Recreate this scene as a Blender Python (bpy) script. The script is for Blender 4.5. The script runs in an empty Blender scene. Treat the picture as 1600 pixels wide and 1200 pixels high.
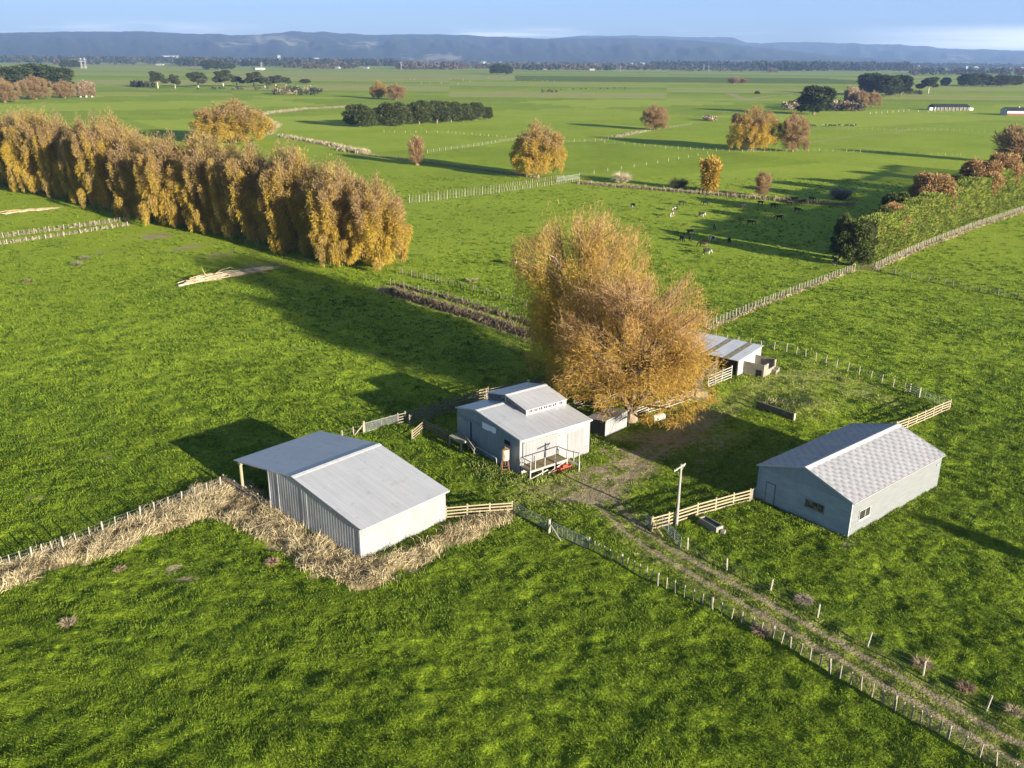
import bpy, math, random
import numpy as np
from mathutils import Matrix, Vector

# ------------------------------------------------------------------ camera, sky, sun, exposure
SC = bpy.context.scene
COL = SC.collection
CAM_H = 40.0
FPX, PITCH, ROLL = 1403.47, 0.347975, 0.00907
cam_data = bpy.data.cameras.new('camera')
cam = bpy.data.objects.new('camera', cam_data)
COL.objects.link(cam)
cam_data.sensor_width = 36.0
cam_data.lens = FPX / 1600 * 36.0
cam_data.clip_start = 0.5
cam_data.clip_end = 60000
cam.matrix_world = Matrix.Translation((0, 0, CAM_H)) @ Matrix.Rotation(math.pi / 2 - PITCH, 4, 'X') @ Matrix.Rotation(ROLL, 4, 'Z')
SC.camera = cam

SUN_EL = math.radians(11.4)
SUN_AZ = math.radians(-46.0)          # direction towards the sun, from +x
world = bpy.data.worlds.new('World')
SC.world = world
world.use_nodes = True
wn, wl = world.node_tree.nodes, world.node_tree.links
bg = wn['Background']
sky = wn.new('ShaderNodeTexSky')
sky.sky_type = 'NISHITA'
sky.sun_disc = False
sky.sun_elevation = SUN_EL
sky.sun_rotation = math.pi / 2 - SUN_AZ
sky.altitude = 50
sky.air_density = 1.0
sky.dust_density = 0.35
sky.ozone_density = 2.0
# low cloud bank and thin wisps near the horizon
tc = wn.new('ShaderNodeTexCoord')
mp = wn.new('ShaderNodeMapping'); mp.inputs['Scale'].default_value = (3.0, 3.0, 55.0)
nz = wn.new('ShaderNodeTexNoise'); nz.inputs['Scale'].default_value = 2.2; nz.inputs['Detail'].default_value = 6
wl.new(tc.outputs['Generated'], mp.inputs['Vector']); wl.new(mp.outputs['Vector'], nz.inputs['Vector'])
sx = wn.new('ShaderNodeSeparateXYZ'); wl.new(tc.outputs['Generated'], sx.inputs[0])
def wmath(op, a, b=None, c=None, clamp=False):
    n = wn.new('ShaderNodeMath'); n.operation = op; n.use_clamp = clamp
    for i, v in enumerate((a, b, c)):
        if v is None: continue
        if isinstance(v, (int, float)): n.inputs[i].default_value = v
        else: wl.new(v, n.inputs[i])
    return n.outputs[0]
def wrange(v, a, b, lo, hi):
    n = wn.new('ShaderNodeMapRange'); n.interpolation_type = 'SMOOTHSTEP'
    wl.new(v, n.inputs[0])
    for i, q in enumerate((a, b, lo, hi)): n.inputs[i + 1].default_value = q
    return n.outputs[0]
band = wmath('MULTIPLY', wrange(sx.outputs['Z'], 0.006, 0.016, 0, 1), wrange(sx.outputs['Z'], 0.024, 0.036, 1, 0))
right = wrange(sx.outputs['X'], 0.28, 0.5, 0, 1)
bank = wmath('MULTIPLY', wmath('MULTIPLY', band, right), wrange(nz.outputs['Fac'], 0.3, 0.5, 0.6, 1))
wisp = wmath('MULTIPLY', wrange(sx.outputs['Z'], 0.022, 0.034, 0.55, 0), wrange(nz.outputs['Fac'], 0.48, 0.7, 0, 1))
cl = wmath('MAXIMUM', bank, wisp, clamp=True)
cm = wn.new('ShaderNodeMix'); cm.data_type = 'RGBA'
wl.new(cl, cm.inputs[0]); cm.inputs[7].default_value = (9.6, 9.8, 10.2, 1)
tintn = wn.new('ShaderNodeMix'); tintn.data_type = 'RGBA'; tintn.blend_type = 'MULTIPLY'; tintn.inputs[0].default_value = 1.0
wl.new(sky.outputs[0], tintn.inputs[6])
up_ = wn.new('ShaderNodeMix'); up_.data_type = 'RGBA'
wl.new(wrange(sx.outputs['Z'], 0.05, 0.35, 0, 1), up_.inputs[0]); up_.inputs[6].default_value = (0.53, 0.70, 1.24, 1); up_.inputs[7].default_value = (1.05, 1.0, 0.98, 1)
wl.new(up_.outputs[2], tintn.inputs[7])
wl.new(tintn.outputs[2], cm.inputs[6]); wl.new(cm.outputs[2], bg.inputs['Color'])
bg.inputs['Strength'].default_value = 0.055

sun_d = bpy.data.lights.new('sun', 'SUN')
sun_d.energy = 5.0
sun_d.angle = math.radians(0.5)
sun_d.color = (1.0, 0.90, 0.74)
sun = bpy.data.objects.new('sun', sun_d)
COL.objects.link(sun)
sd = Vector((math.cos(SUN_EL) * math.cos(SUN_AZ), math.cos(SUN_EL) * math.sin(SUN_AZ), math.sin(SUN_EL)))
sun.rotation_euler = sd.to_track_quat('Z', 'Y').to_euler()
SC.view_settings.view_transform = 'Standard'
SC.view_settings.look = 'None'
SC.view_settings.gamma = 1.0
SC.view_settings.exposure = 1.75
SC.cycles.use_denoising = True
SC.cycles.max_bounces = 5
SC.cycles.diffuse_bounces = 2
SC.cycles.transparent_max_bounces = 8
SC.cycles.sample_clamp_indirect = 4.0

# ------------------------------------------------------------------ helpers
rnd = random.Random(7)
RNG = np.random.default_rng(11)

def G(px, py, z=0.0):
    """point of the plane at height z seen at photo pixel (px, py)"""
    x, y = px - 800.0, py - 600.0
    c, s = math.cos(ROLL), math.sin(ROLL)
    x, y = c * x + s * y, -s * x + c * y
    d = Vector((x / FPX, math.cos(PITCH) - y / FPX * math.sin(PITCH), -math.sin(PITCH) - y / FPX * math.cos(PITCH)))
    t = (z - CAM_H) / d.z
    return Vector((d.x * t, d.y * t, z))

def ray_dir(px, py):
    x, y = px - 800.0, py - 600.0
    c, s = math.cos(ROLL), math.sin(ROLL)
    x, y = c * x + s * y, -s * x + c * y
    return Vector((x / FPX, math.cos(PITCH) - y / FPX * math.sin(PITCH), -math.sin(PITCH) - y / FPX * math.cos(PITCH)))

def height_to(base, py):
    """height above base whose top reaches photo row py"""
    lo, hi = 0.0, 80.0
    for _ in range(40):
        m = (lo + hi) / 2
        v = Vector((base[0], base[1], m - CAM_H))
        dep = v.y * math.cos(PITCH) - v.z * math.sin(PITCH)
        up = v.y * math.sin(PITCH) + v.z * math.cos(PITCH)
        y = 600 + math.sin(ROLL) * FPX * v.x / dep - math.cos(ROLL) * FPX * up / dep
        if y > py: lo = m
        else: hi = m
    return lo

def px_per_m(base):
    return FPX / math.sqrt(base[0] ** 2 + base[1] ** 2 + CAM_H ** 2)

def vnoise(x, y, seed=0):
    """smooth value noise, 0..1"""
    xi = np.floor(x).astype(np.int64); yi = np.floor(y).astype(np.int64)
    fx = x - xi; fy = y - yi
    fx = fx * fx * fx * (fx * (fx * 6 - 15) + 10); fy = fy * fy * fy * (fy * (fy * 6 - 15) + 10)
    def h(a, b):
        n = (a * 374761393 + b * 668265263 + seed * 1442695041) & 0x7fffffff
        n = ((n ^ (n >> 13)) * 1274126177) & 0x7fffffff
        n = (n ^ (n >> 16)) & 0xffff
        return n / 65535.0
    return (h(xi, yi) * (1 - fx) + h(xi + 1, yi) * fx) * (1 - fy) + (h(xi, yi + 1) * (1 - fx) + h(xi + 1, yi + 1) * fx) * fy

def inside(x, y, poly):
    r = np.zeros(np.shape(x), bool)
    n = len(poly)
    for i in range(n):
        x0, y0 = poly[i][0], poly[i][1]; x1, y1 = poly[(i + 1) % n][0], poly[(i + 1) % n][1]
        if y0 == y1: continue
        c = ((y0 > y) != (y1 > y)) & (x < (x1 - x0) * (y - y0) / (y1 - y0) + x0)
        r ^= c
    return r

def dist_poly(x, y, pts, signed=False):
    """distance to a polyline"""
    best = np.full(np.shape(x), 1e9); sgn = np.zeros(np.shape(x))
    for a, b in zip(pts[:-1], pts[1:]):
        dx, dy = b[0] - a[0], b[1] - a[1]
        L2 = dx * dx + dy * dy
        t = np.clip(((x - a[0]) * dx + (y - a[1]) * dy) / L2, 0, 1)
        ex, ey = x - a[0] - t * dx, y - a[1] - t * dy
        d = np.sqrt(ex * ex + ey * ey)
        m = d < best
        best = np.where(m, d, best)
        sgn = np.where(m, np.sign(dx * ey - dy * ex), sgn)
    return best * sgn if signed else best

def sstep(a, b, x):
    t = np.clip((x - a) / (b - a), 0, 1)
    return t * t * (3 - 2 * t)

# --- objects
def tag(o, label=None, cat=None, group=None, kind=None):
    if label: o['label'] = label
    if cat: o['category'] = cat
    if group: o['group'] = group
    if kind: o['kind'] = kind
    return o

def empty(name, loc=(0, 0, 0), rz=0.0, label=None, cat=None, group=None, parent=None):
    o = bpy.data.objects.new(name, None)
    COL.objects.link(o)
    o.location = loc; o.rotation_euler = (0, 0, rz)
    o.empty_display_size = 0.3
    if parent: o.parent = parent
    return tag(o, label, cat, group)

def link(name, me, parent=None):
    o = bpy.data.objects.new(name, me)
    COL.objects.link(o)
    if parent: o.parent = parent
    return o

class MB:
    """collects simple solids into one mesh"""
    def __init__(self): self.v = []; self.f = []; self.mi = []
    def add(self, vs, fs, mi=0):
        n = len(self.v)
        self.v += [tuple(p) for p in vs]
        self.f += [tuple(i + n for i in q) for q in fs]
        self.mi += [mi] * len(fs)
    def box(self, c, s, mi=0, rz=0.0):
        x, y, z = s[0] / 2, s[1] / 2, s[2] / 2
        vs = [(-x, -y, -z), (x, -y, -z), (x, y, -z), (-x, y, -z), (-x, -y, z), (x, -y, z), (x, y, z), (-x, y, z)]
        ca, sa = math.cos(rz), math.sin(rz)
        vs = [(c[0] + ca * a - sa * b, c[1] + sa * a + ca * b, c[2] + d) for a, b, d in vs]
        self.add(vs, [(0, 3, 2, 1), (4, 5, 6, 7), (0, 1, 5, 4), (1, 2, 6, 5), (2, 3, 7, 6), (3, 0, 4, 7)], mi)
    def span(self, a, b, mi=0):
        self.box([(a[i] + b[i]) / 2 for i in range(3)], [abs(b[i] - a[i]) for i in range(3)], mi)
    def beam(self, a, b, w, h, mi=0):
        a, b = Vector(a), Vector(b)
        d = (b - a).normalized()
        up = Vector((0, 0, 1)) if abs(d.z) < 0.95 else Vector((1, 0, 0))
        s = d.cross(up).normalized(); u = s.cross(d)
        vs = []
        for p in (a, b):
            for i, j in ((-1, -1), (1, -1), (1, 1), (-1, 1)): vs.append(p + s * (w / 2 * i) + u * (h / 2 * j))
        self.add(vs, [(0, 1, 2, 3), (7, 6, 5, 4), (0, 4, 5, 1), (1, 5, 6, 2), (2, 6, 7, 3), (3, 7, 4, 0)], mi)
    def tube(self, pts, rad, n=8, mi=0, cap=True):
        pts = [Vector(p) for p in pts]
        if isinstance(rad, (int, float)): rad = [rad] * len(pts)
        base = len(self.v); vs = []; fs = []
        for i, p in enumerate(pts):
            d = (pts[min(i + 1, len(pts) - 1)] - pts[max(i - 1, 0)]).normalized()
            up = Vector((0, 0, 1)) if abs(d.z) < 0.9 else Vector((1, 0, 0))
            s = d.cross(up).normalized(); u = s.cross(d)
            for k in range(n):
                t = 2 * math.pi * k / n
                vs.append(p + (s * math.cos(t) + u * math.sin(t)) * rad[i])
        for i in range(len(pts) - 1):
            for k in range(n):
                a, b = i * n + k, i * n + (k + 1) % n
                fs.append((a, b, b + n, a + n))
        if cap:
            fs.append(tuple(range(n))[::-1]); fs.append(tuple((len(pts) - 1) * n + k for k in range(n)))
        self.add(vs, fs, mi)
    def prism(self, poly, ax0, ax1, axis='x', mi=0):
        """polygon in the other two axes, run from ax0 to ax1"""
        n = len(poly)
        def P(t, q): return (t, q[0], q[1]) if axis == 'x' else ((q[0], t, q[1]) if axis == 'y' else (q[0], q[1], t))
        vs = [P(ax0, q) for q in poly] + [P(ax1, q) for q in poly]
        fs = [tuple(range(n))[::-1], tuple(range(n, 2 * n))] + [(i, (i + 1) % n, (i + 1) % n + n, i + n) for i in range(n)]
        self.add(vs, fs, mi)
    def mesh(self, name, mats):
        me = bpy.data.meshes.new(name)
        me.from_pydata(self.v, [], self.f)
        for m in (mats if isinstance(mats, (list, tuple)) else [mats]): me.materials.append(m)
        if len(me.materials) > 1: me.polygons.foreach_set('material_index', self.mi)
        me.validate(); me.update()
        import bmesh
        bm = bmesh.new(); bm.from_mesh(me)
        bmesh.ops.recalc_face_normals(bm, faces=bm.faces)
        bm.to_mesh(me); bm.free()
        return me
    def build(self, name, mats, parent=None):
        return link(name, self.mesh(name, mats), parent)

def np_mesh(name, V, F3, mat, tint=None, F4=None, smooth=False, attr='tint'):
    """fast mesh from arrays of triangles (and quads), with a colour attribute"""
    me = bpy.data.meshes.new(name)
    V = np.asarray(V, np.float32)
    F3 = np.asarray(F3 if F3 is not None else np.zeros((0, 3)), np.int32)
    F4 = np.asarray(F4 if F4 is not None else np.zeros((0, 4)), np.int32)
    me.vertices.add(len(V)); me.vertices.foreach_set('co', V.ravel())
    idx = np.concatenate([F3.ravel(), F4.ravel()]).astype(np.int32)
    me.loops.add(len(idx)); me.loops.foreach_set('vertex_index', idx)
    n3, n4 = len(F3), len(F4)
    st = np.concatenate([np.arange(n3) * 3, n3 * 3 + np.arange(n4) * 4]).astype(np.int32)
    me.polygons.add(n3 + n4); me.polygons.foreach_set('loop_start', st)
    if smooth: me.polygons.foreach_set('use_smooth', np.ones(n3 + n4, bool))
    me.update(calc_edges=True)
    if tint is not None:
        a = me.color_attributes.new(attr, 'FLOAT_COLOR', 'POINT')
        c = np.ones((len(V), 4), np.float32); c[:, :tint.shape[1]] = tint
        a.data.foreach_set('color', c.ravel())
    me.materials.append(mat)
    return me

# --- materials
class NM:
    def __init__(self, name, rough=0.8, metal=0.0, spec=0.3):
        self.m = bpy.data.materials.new(name); self.m.use_nodes = True
        self.n = self.m.node_tree.nodes; self.l = self.m.node_tree.links
        self.b = self.n['Principled BSDF']
        self.b.inputs['Roughness'].default_value = rough
        self.b.inputs['Metallic'].default_value = metal
        self.b.inputs['Specular IOR Level'].default_value = spec
    def coord(self, kind='Object', scale=(1, 1, 1), rot=(0, 0, 0)):
        if kind == 'Position': v = self.n.new('ShaderNodeNewGeometry').outputs['Position']
        else: v = self.n.new('ShaderNodeTexCoord').outputs[kind]
        q = self.n.new('ShaderNodeMapping'); q.inputs['Scale'].default_value = scale; q.inputs['Rotation'].default_value = rot
        self.l.new(v, q.inputs[0]); return q.outputs[0]
    def noise(self, vec, scale, detail=3, rough=0.55, dist=0.0):
        t = self.n.new('ShaderNodeTexNoise')
        t.inputs['Scale'].default_value = scale; t.inputs['Detail'].default_value = detail
        t.inputs['Roughness'].default_value = rough; t.inputs['Distortion'].default_value = dist
        self.l.new(vec, t.inputs['Vector']); return t.outputs['Fac']
    def math(self, op, a, b=None, c=None, clamp=False):
        t = self.n.new('ShaderNodeMath'); t.operation = op; t.use_clamp = clamp
        for i, v in enumerate((a, b, c)):
            if v is None: continue
            if isinstance(v, (int, float)): t.inputs[i].default_value = v
            else: self.l.new(v, t.inputs[i])
        return t.outputs[0]
    def ramp(self, fac, stops):
        t = self.n.new('ShaderNodeValToRGB'); e = t.color_ramp.elements
        while len(e) < len(stops): e.new(0.5)
        for k, (p, c) in zip(e, stops):
            k.position = p; k.color = (*c, 1) if len(c) == 3 else c
        self.l.new(fac, t.inputs[0]); return t.outputs[0]
    def mix(self, fac, a, b, mode='MIX'):
        t = self.n.new('ShaderNodeMix'); t.data_type = 'RGBA'; t.blend_type = mode
        for i, v in ((0, fac), (6, a), (7, b)):
            if isinstance(v, (int, float)): t.inputs[i].default_value = v
            elif isinstance(v, tuple): t.inputs[i].default_value = (*v, 1)
            else: self.l.new(v, t.inputs[i])
        return t.outputs[2]
    def attr(self, name):
        t = self.n.new('ShaderNodeAttribute'); t.attribute_name = name; return t
    def color(self, c):
        if isinstance(c, tuple): self.b.inputs['Base Color'].default_value = (*c, 1)
        else: self.l.new(c, self.b.inputs['Base Color'])
    def bump(self, h, strength=0.5, dist=0.05):
        t = self.n.new('ShaderNodeBump'); t.inputs['Strength'].default_value = strength; t.inputs['Distance'].default_value = dist
        self.l.new(h, t.inputs['Height']); self.l.new(t.outputs[0], self.b.inputs['Normal'])

def simple(name, c1, c2, scale=4.0, rough=0.8, metal=0.0, stretch=(1, 1, 1), bump=0.0, spec=0.3):
    m = NM(name, rough, metal, spec)
    v = m.coord('Object', stretch)
    f = m.noise(v, scale, 5, 0.6)
    m.color(m.ramp(f, [(0.3, c1), (0.7, c2)]))
    if bump: m.bump(f, bump, 0.03)
    return m.m

def leafy(name, trans=0.25, rough=0.7):
    m = NM(name, rough, 0, 0.2)
    a = m.attr('tint'); m.color(a.outputs['Color'])
    if trans:
        t = m.n.new('ShaderNodeBsdfTranslucent'); m.l.new(a.outputs['Color'], t.inputs['Color'])
        x = m.n.new('ShaderNodeMixShader'); x.inputs[0].default_value = trans
        m.l.new(m.b.outputs[0], x.inputs[1]); m.l.new(t.outputs[0], x.inputs[2])
        m.l.new(x.outputs[0], m.n['Material Output'].inputs['Surface'])
    return m.m

M_LEAF = leafy('leaf', 0.52)
M_NEEDLE = leafy('dark_leaf', 0.1)
M_STRAW = leafy('straw', 0.25)
M_GRASSBLADE = leafy('grass_blade', 0.35)
M_BARK = simple('bark', (0.10, 0.075, 0.05), (0.22, 0.17, 0.11), 3.0, 0.9, 0, (4, 4, 0.7))
M_BARKPALE = simple('pale_bark', (0.22, 0.19, 0.14), (0.42, 0.37, 0.29), 2.0, 0.85, 0, (4, 4, 0.7))
M_BARKTAN = simple('tan_branch', (0.26, 0.17, 0.09), (0.42, 0.30, 0.17), 2.0, 0.85)
M_POST = simple('weathered_post', (0.15, 0.13, 0.105), (0.30, 0.265, 0.21), 5.0, 0.9, 0, (3, 3, 0.6))
M_POSTDARK = simple('dark_post', (0.07, 0.06, 0.05), (0.17, 0.15, 0.12), 5.0, 0.9, 0, (3, 3, 0.6))
M_POSTPALE = simple('pale_post', (0.20, 0.18, 0.14), (0.34, 0.31, 0.245), 5.0, 0.9, 0, (3, 3, 0.6))
M_BOARD = simple('sawn_board', (0.20, 0.165, 0.10), (0.30, 0.25, 0.165), 2.5, 0.85, 0, (1, 1, 5))
M_BOARDOLD = simple('old_board', (0.11, 0.095, 0.08), (0.22, 0.19, 0.155), 3.0, 0.9, 0, (1, 1, 5))
M_BOARDWHITE = simple('whitewashed_board', (0.20, 0.185, 0.17), (0.32, 0.30, 0.275), 3.0, 0.9, 0, (1, 1, 5))
M_GALV = simple('galvanised_steel', (0.22, 0.225, 0.23), (0.34, 0.345, 0.355), 6.0, 0.5, 0.4)
M_WIRE = simple('fence_wire', (0.3, 0.3, 0.3), (0.4, 0.4, 0.4), 6.0, 0.5, 0.5)
M_CONC = simple('old_concrete', (0.14, 0.125, 0.095), (0.25, 0.23, 0.185), 1.6, 0.95, 0, (1, 1, 1), 0.2)
M_CONCDARK = simple('mossy_concrete', (0.07, 0.07, 0.06), (0.15, 0.145, 0.125), 1.6, 0.95, 0, (1, 1, 1), 0.2)
M_DARK = simple('dark_opening', (0.010, 0.010, 0.011), (0.02, 0.02, 0.02), 3.0, 0.8)
M_WHITE = simple('white_paint', (0.34, 0.345, 0.345), (0.46, 0.465, 0.465), 3.0, 0.6)
M_GLASS = simple('window_glass', (0.012, 0.014, 0.016), (0.05, 0.045, 0.035), 1.2, 0.08, 0, (1, 1, 1), 0, 0.8)
M_RUST = simple('rusty_steel', (0.10, 0.045, 0.022), (0.22, 0.115, 0.06), 5.0, 0.85)
M_RED = simple('red_paint', (0.20, 0.03, 0.015), (0.30, 0.07, 0.035), 5.0, 0.6)
M_BLACK = simple('black_rubber', (0.012, 0.012, 0.012), (0.03, 0.03, 0.03), 5.0, 0.8)
M_WHITEBRIGHT = simple('fresh_white', (0.72, 0.74, 0.76), (0.80, 0.81, 0.82), 3.0, 0.6)
M_BLUE = simple('blue_plastic', (0.03, 0.10, 0.30), (0.05, 0.16, 0.42), 5.0, 0.5)

def sheet_metal(name, c1, c2, axis, rough=0.42, metal=0.35, streak=(0.5, 0.5, 0.5), pitch=0.30, bump=0.35, patch=0.0):
    """profiled steel sheet: ribs across 'axis', faint streaks, dirt"""
    m = NM(name, rough, metal, 0.4)
    v = m.coord('Object')
    f = m.noise(m.coord('Object', streak), 3.0, 5, 0.6)
    f2 = m.noise(v, 0.35, 4)
    f = m.math('ADD', m.math('MULTIPLY', f, 0.7), m.math('MULTIPLY', f2, 0.3))
    col = m.ramp(f, [(0.33, c1), (0.62, c2)])
    if patch:
        br = m.n.new('ShaderNodeTexBrick')
        sc = {'x': (1, 0, 0), 'y': (0, 1, 0)}[axis]
        cb = m.n.new('ShaderNodeCombineXYZ'); sp = m.n.new('ShaderNodeSeparateXYZ'); m.l.new(v, sp.inputs[0])
        m.l.new(sp.outputs[0 if axis == 'x' else 1], cb.inputs[0]); m.l.new(sp.outputs[2], cb.inputs[1])
        m.l.new(cb.outputs[0], br.inputs['Vector'])
        br.inputs['Scale'].default_value = 1.0; br.inputs['Brick Width'].default_value = 0.82; br.inputs['Row Height'].default_value = 1.15
        br.inputs['Mortar Size'].default_value = 0.012; br.offset = 0.0
        br.inputs['Color1'].default_value = (1, 1, 1, 1); br.inputs['Color2'].default_value = (1 - patch,) * 3 + (1,); br.inputs['Mortar'].default_value = (1 - patch * 1.3,) * 3 + (1,)
        col = m.mix(1.0, col, br.outputs['Color'], 'MULTIPLY')
    st = m.noise(m.coord('Object', (1.2, 1.2, 0.5)), 0.9, 7, 0.7)
    col = m.mix(m.math('MULTIPLY', m.math('SUBTRACT', st, 0.56), 2.4, clamp=True), col, (0.20, 0.16, 0.125))
    m.color(col)
    w = m.n.new('ShaderNodeTexWave'); w.wave_type = 'BANDS'; w.bands_direction = axis.upper()
    w.inputs['Scale'].default_value = 0.314 / pitch
    m.l.new(v, w.inputs['Vector'])
    m.bump(w.outputs['Fac'], bump, 0.03)
    return m.m

def tree_mesh_parts(*a): pass

# ------------------------------------------------------------------ setting: ground, farm track, hills
def GP(pts): return [(lambda q: (q.x, q.y))(G(*p)) for p in pts]
TRACK = GP([(1640, 1205), (1520, 1136), (1400, 1068), (1290, 1006), (1200, 954), (1110, 902), (1030, 858), (985, 825), (950, 790), (945, 765), (975, 735), (1020, 705), (1080, 670), (1140, 632), (1190, 606), (1235, 590), (1285, 585), (1340, 600), (1375, 625)])
DRY = GP([(-60, 912), (0, 890), (150, 838), (290, 775), (340, 756), (385, 765), (425, 792), (470, 830), (520, 855), (562, 882), (640, 862), (720, 822), (800, 797), (795, 815), (720, 850), (650, 885), (580, 918), (520, 908), (440, 862), (380, 824), (330, 803), (200, 852), (90, 890), (0, 922), (-60, 940)])
DRAIN = GP([(600, 452), (660, 470), (740, 494), (840, 528)])
MOUND = G(1268, 640)
PALE_LINES = [  # lines of pale rank grass and bare earth between the paddocks: (points, half width, dryness)
    (GP([(1365, 418), (1440, 383), (1520, 352), (1600, 325), (1700, 285)]), 1.2, 0.9),
    (GP([(1105, 512), (1220, 464), (1335, 420)]), 0.9, 0.7),
    (GP([(640, 316), (780, 299), (905, 281)]), 1.6, 0.45),
    (GP([(905, 286), (1060, 299), (1210, 312), (1330, 320)]), 1.8, 0.75),
    (GP([(440, 213), (500, 224), (568, 238)]), 3.0, 1.0),
    (GP([(-20, 385), (100, 366), (200, 350)]), 1.2, 0.8),
    (GP([(-20, 374), (100, 357), (195, 343)]), 1.0, 0.6),
    (GP([(400, 180), (470, 171), (560, 167)]), 4.5, 1.0),
    (GP([(415, 210), (430, 195), (400, 180)]), 3.0, 1.0),
    (GP([(1010, 205), (960, 215), (930, 218)]), 2.0, 0.9),
    (GP([(1010, 205), (1080, 193), (1100, 186), (1150, 181)]), 2.0, 0.6),
    (GP([(830, 222), (930, 220)]), 1.2, 0.5),
    (GP([(560, 241), (700, 258), (840, 277)]), 1.5, 0.6),
    (GP([(1270, 222), (1330, 213), (1400, 207), (1420, 203)]), 1.6, 0.85),
    (GP([(140, 130), (185, 134), (230, 140)]), 5.0, 1.0),
    (GP([(230, 141), (330, 138), (430, 138)]), 4.0, 0.8),
    (GP([(70, 160), (120, 156), (150, 152)]), 3.0, 0.9),
    (GP([(780, 150), (790, 143), (850, 137), (1000, 138)]), 4.0, 0.8),
    (GP([(1140, 146), (1165, 156), (1200, 150), (1260, 147)]), 5.0, 1.0),
    (GP([(1440, 145), (1580, 138)]), 5.0, 0.9),
    (GP([(885, 158), (910, 160)]), 2.5, 0.9),
    (GP([(1120, 177), (1180, 170), (1240, 172)]), 2.5, 0.6),
    (GP([(430, 119), (620, 120), (790, 121)]), 110, 0.75), (GP([(-40, 104), (150, 105), (310, 106)]), 190, 0.8), (GP([(540, 133), (760, 131), (930, 129)]), 45, 0.5),
    (GP([(560, 150), (780, 145), (1000, 141)]), 6, 0.7), (GP([(0, 118), (250, 116), (500, 113)]), 12, 0.8), (GP([(880, 131), (1100, 128), (1330, 125)]), 12, 0.6), (GP([(940, 153), (1120, 152)]), 4, 0.6),
    (GP([(1180, 124), (1330, 127), (1460, 126)]), 10, 0.8), (GP([(1020, 116), (1300, 117), (1600, 122)]), 40, 0.55), (GP([(520, 162), (760, 158), (860, 165)]), 3, 0.6), (GP([(800, 171), (900, 175), (1000, 178), (1130, 183)]), 2.5, 0.6),
    (GP([(150, 128), (420, 124), (520, 122)]), 10, 0.55), (GP([(700, 140), (820, 152)]), 4, 0.5), (GP([(1340, 152), (1480, 158), (1600, 160)]), 4, 0.4),
]
BARE = [(G(240, 369), 6.5, 0.8), (G(300, 385), 6.0, 0.7), (G(345, 398), 5.0, 0.8), (G(400, 415), 5.5, 0.75), (G(185, 391), 5.0, 0.45), (G(205, 401), 4.0, 0.4),
        (G(272, 888), 1.2, 0.7), (G(295, 905), 1.0, 0.65), (G(155, 717), 1.0, 0.7), (G(85, 702), 0.5, 0.8), (G(234, 673), 0.5, 0.7), (G(65, 778), 0.9, 0.5), (G(480, 545), 2.2, 0.42),
        (G(590, 549), 1.5, 0.4), (G(690, 540), 1.6, 0.4), (G(1345, 421), 1.6, 0.9), (G(1330, 415), 1.2, 0.6), (G(940, 772), 3.2, 0.85), (G(972, 735), 4.2, 0.85), (G(1000, 715), 3.2, 0.58),
        (G(930, 755), 3.0, 0.6), (G(960, 730), 3.4, 0.62), (G(1015, 690), 4.5, 0.72), (G(1110, 690), 5.0, 0.55), (G(1085, 655), 4.0, 0.7), (G(1150, 715), 6.0, 0.42), (G(1060, 680), 4.5, 0.7), (G(1075, 655), 3.2, 0.6), (G(1320, 852), 0.9, 0.8), (G(1265, 812), 0.8, 0.5), (G(880, 770), 2.6, 0.42), (G(850, 752), 2.4, 0.34), (G(1360, 600), 3.0, 0.35)]
MIDSTRAW = [(G(860, 768), 6.0, 0.5), (G(905, 745), 5.0, 0.45), (G(1225, 600), 6.0, 0.45), (G(1275, 585), 6.0, 0.4), (G(1130, 622), 4.0, 0.35), (G(1268, 636), 4.5, 0.6), (G(1340, 610), 5.0, 0.4), (G(800, 545), 9.0, 0.25), (G(690, 505), 8.0, 0.2)]

def spacing_at(x, y):
    th = np.arctan2(CAM_H, np.maximum(y, 1.0))
    return np.maximum(0.00105 * CAM_H / np.sin(th) ** 2, 0.0012 * (y + 20))

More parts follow.
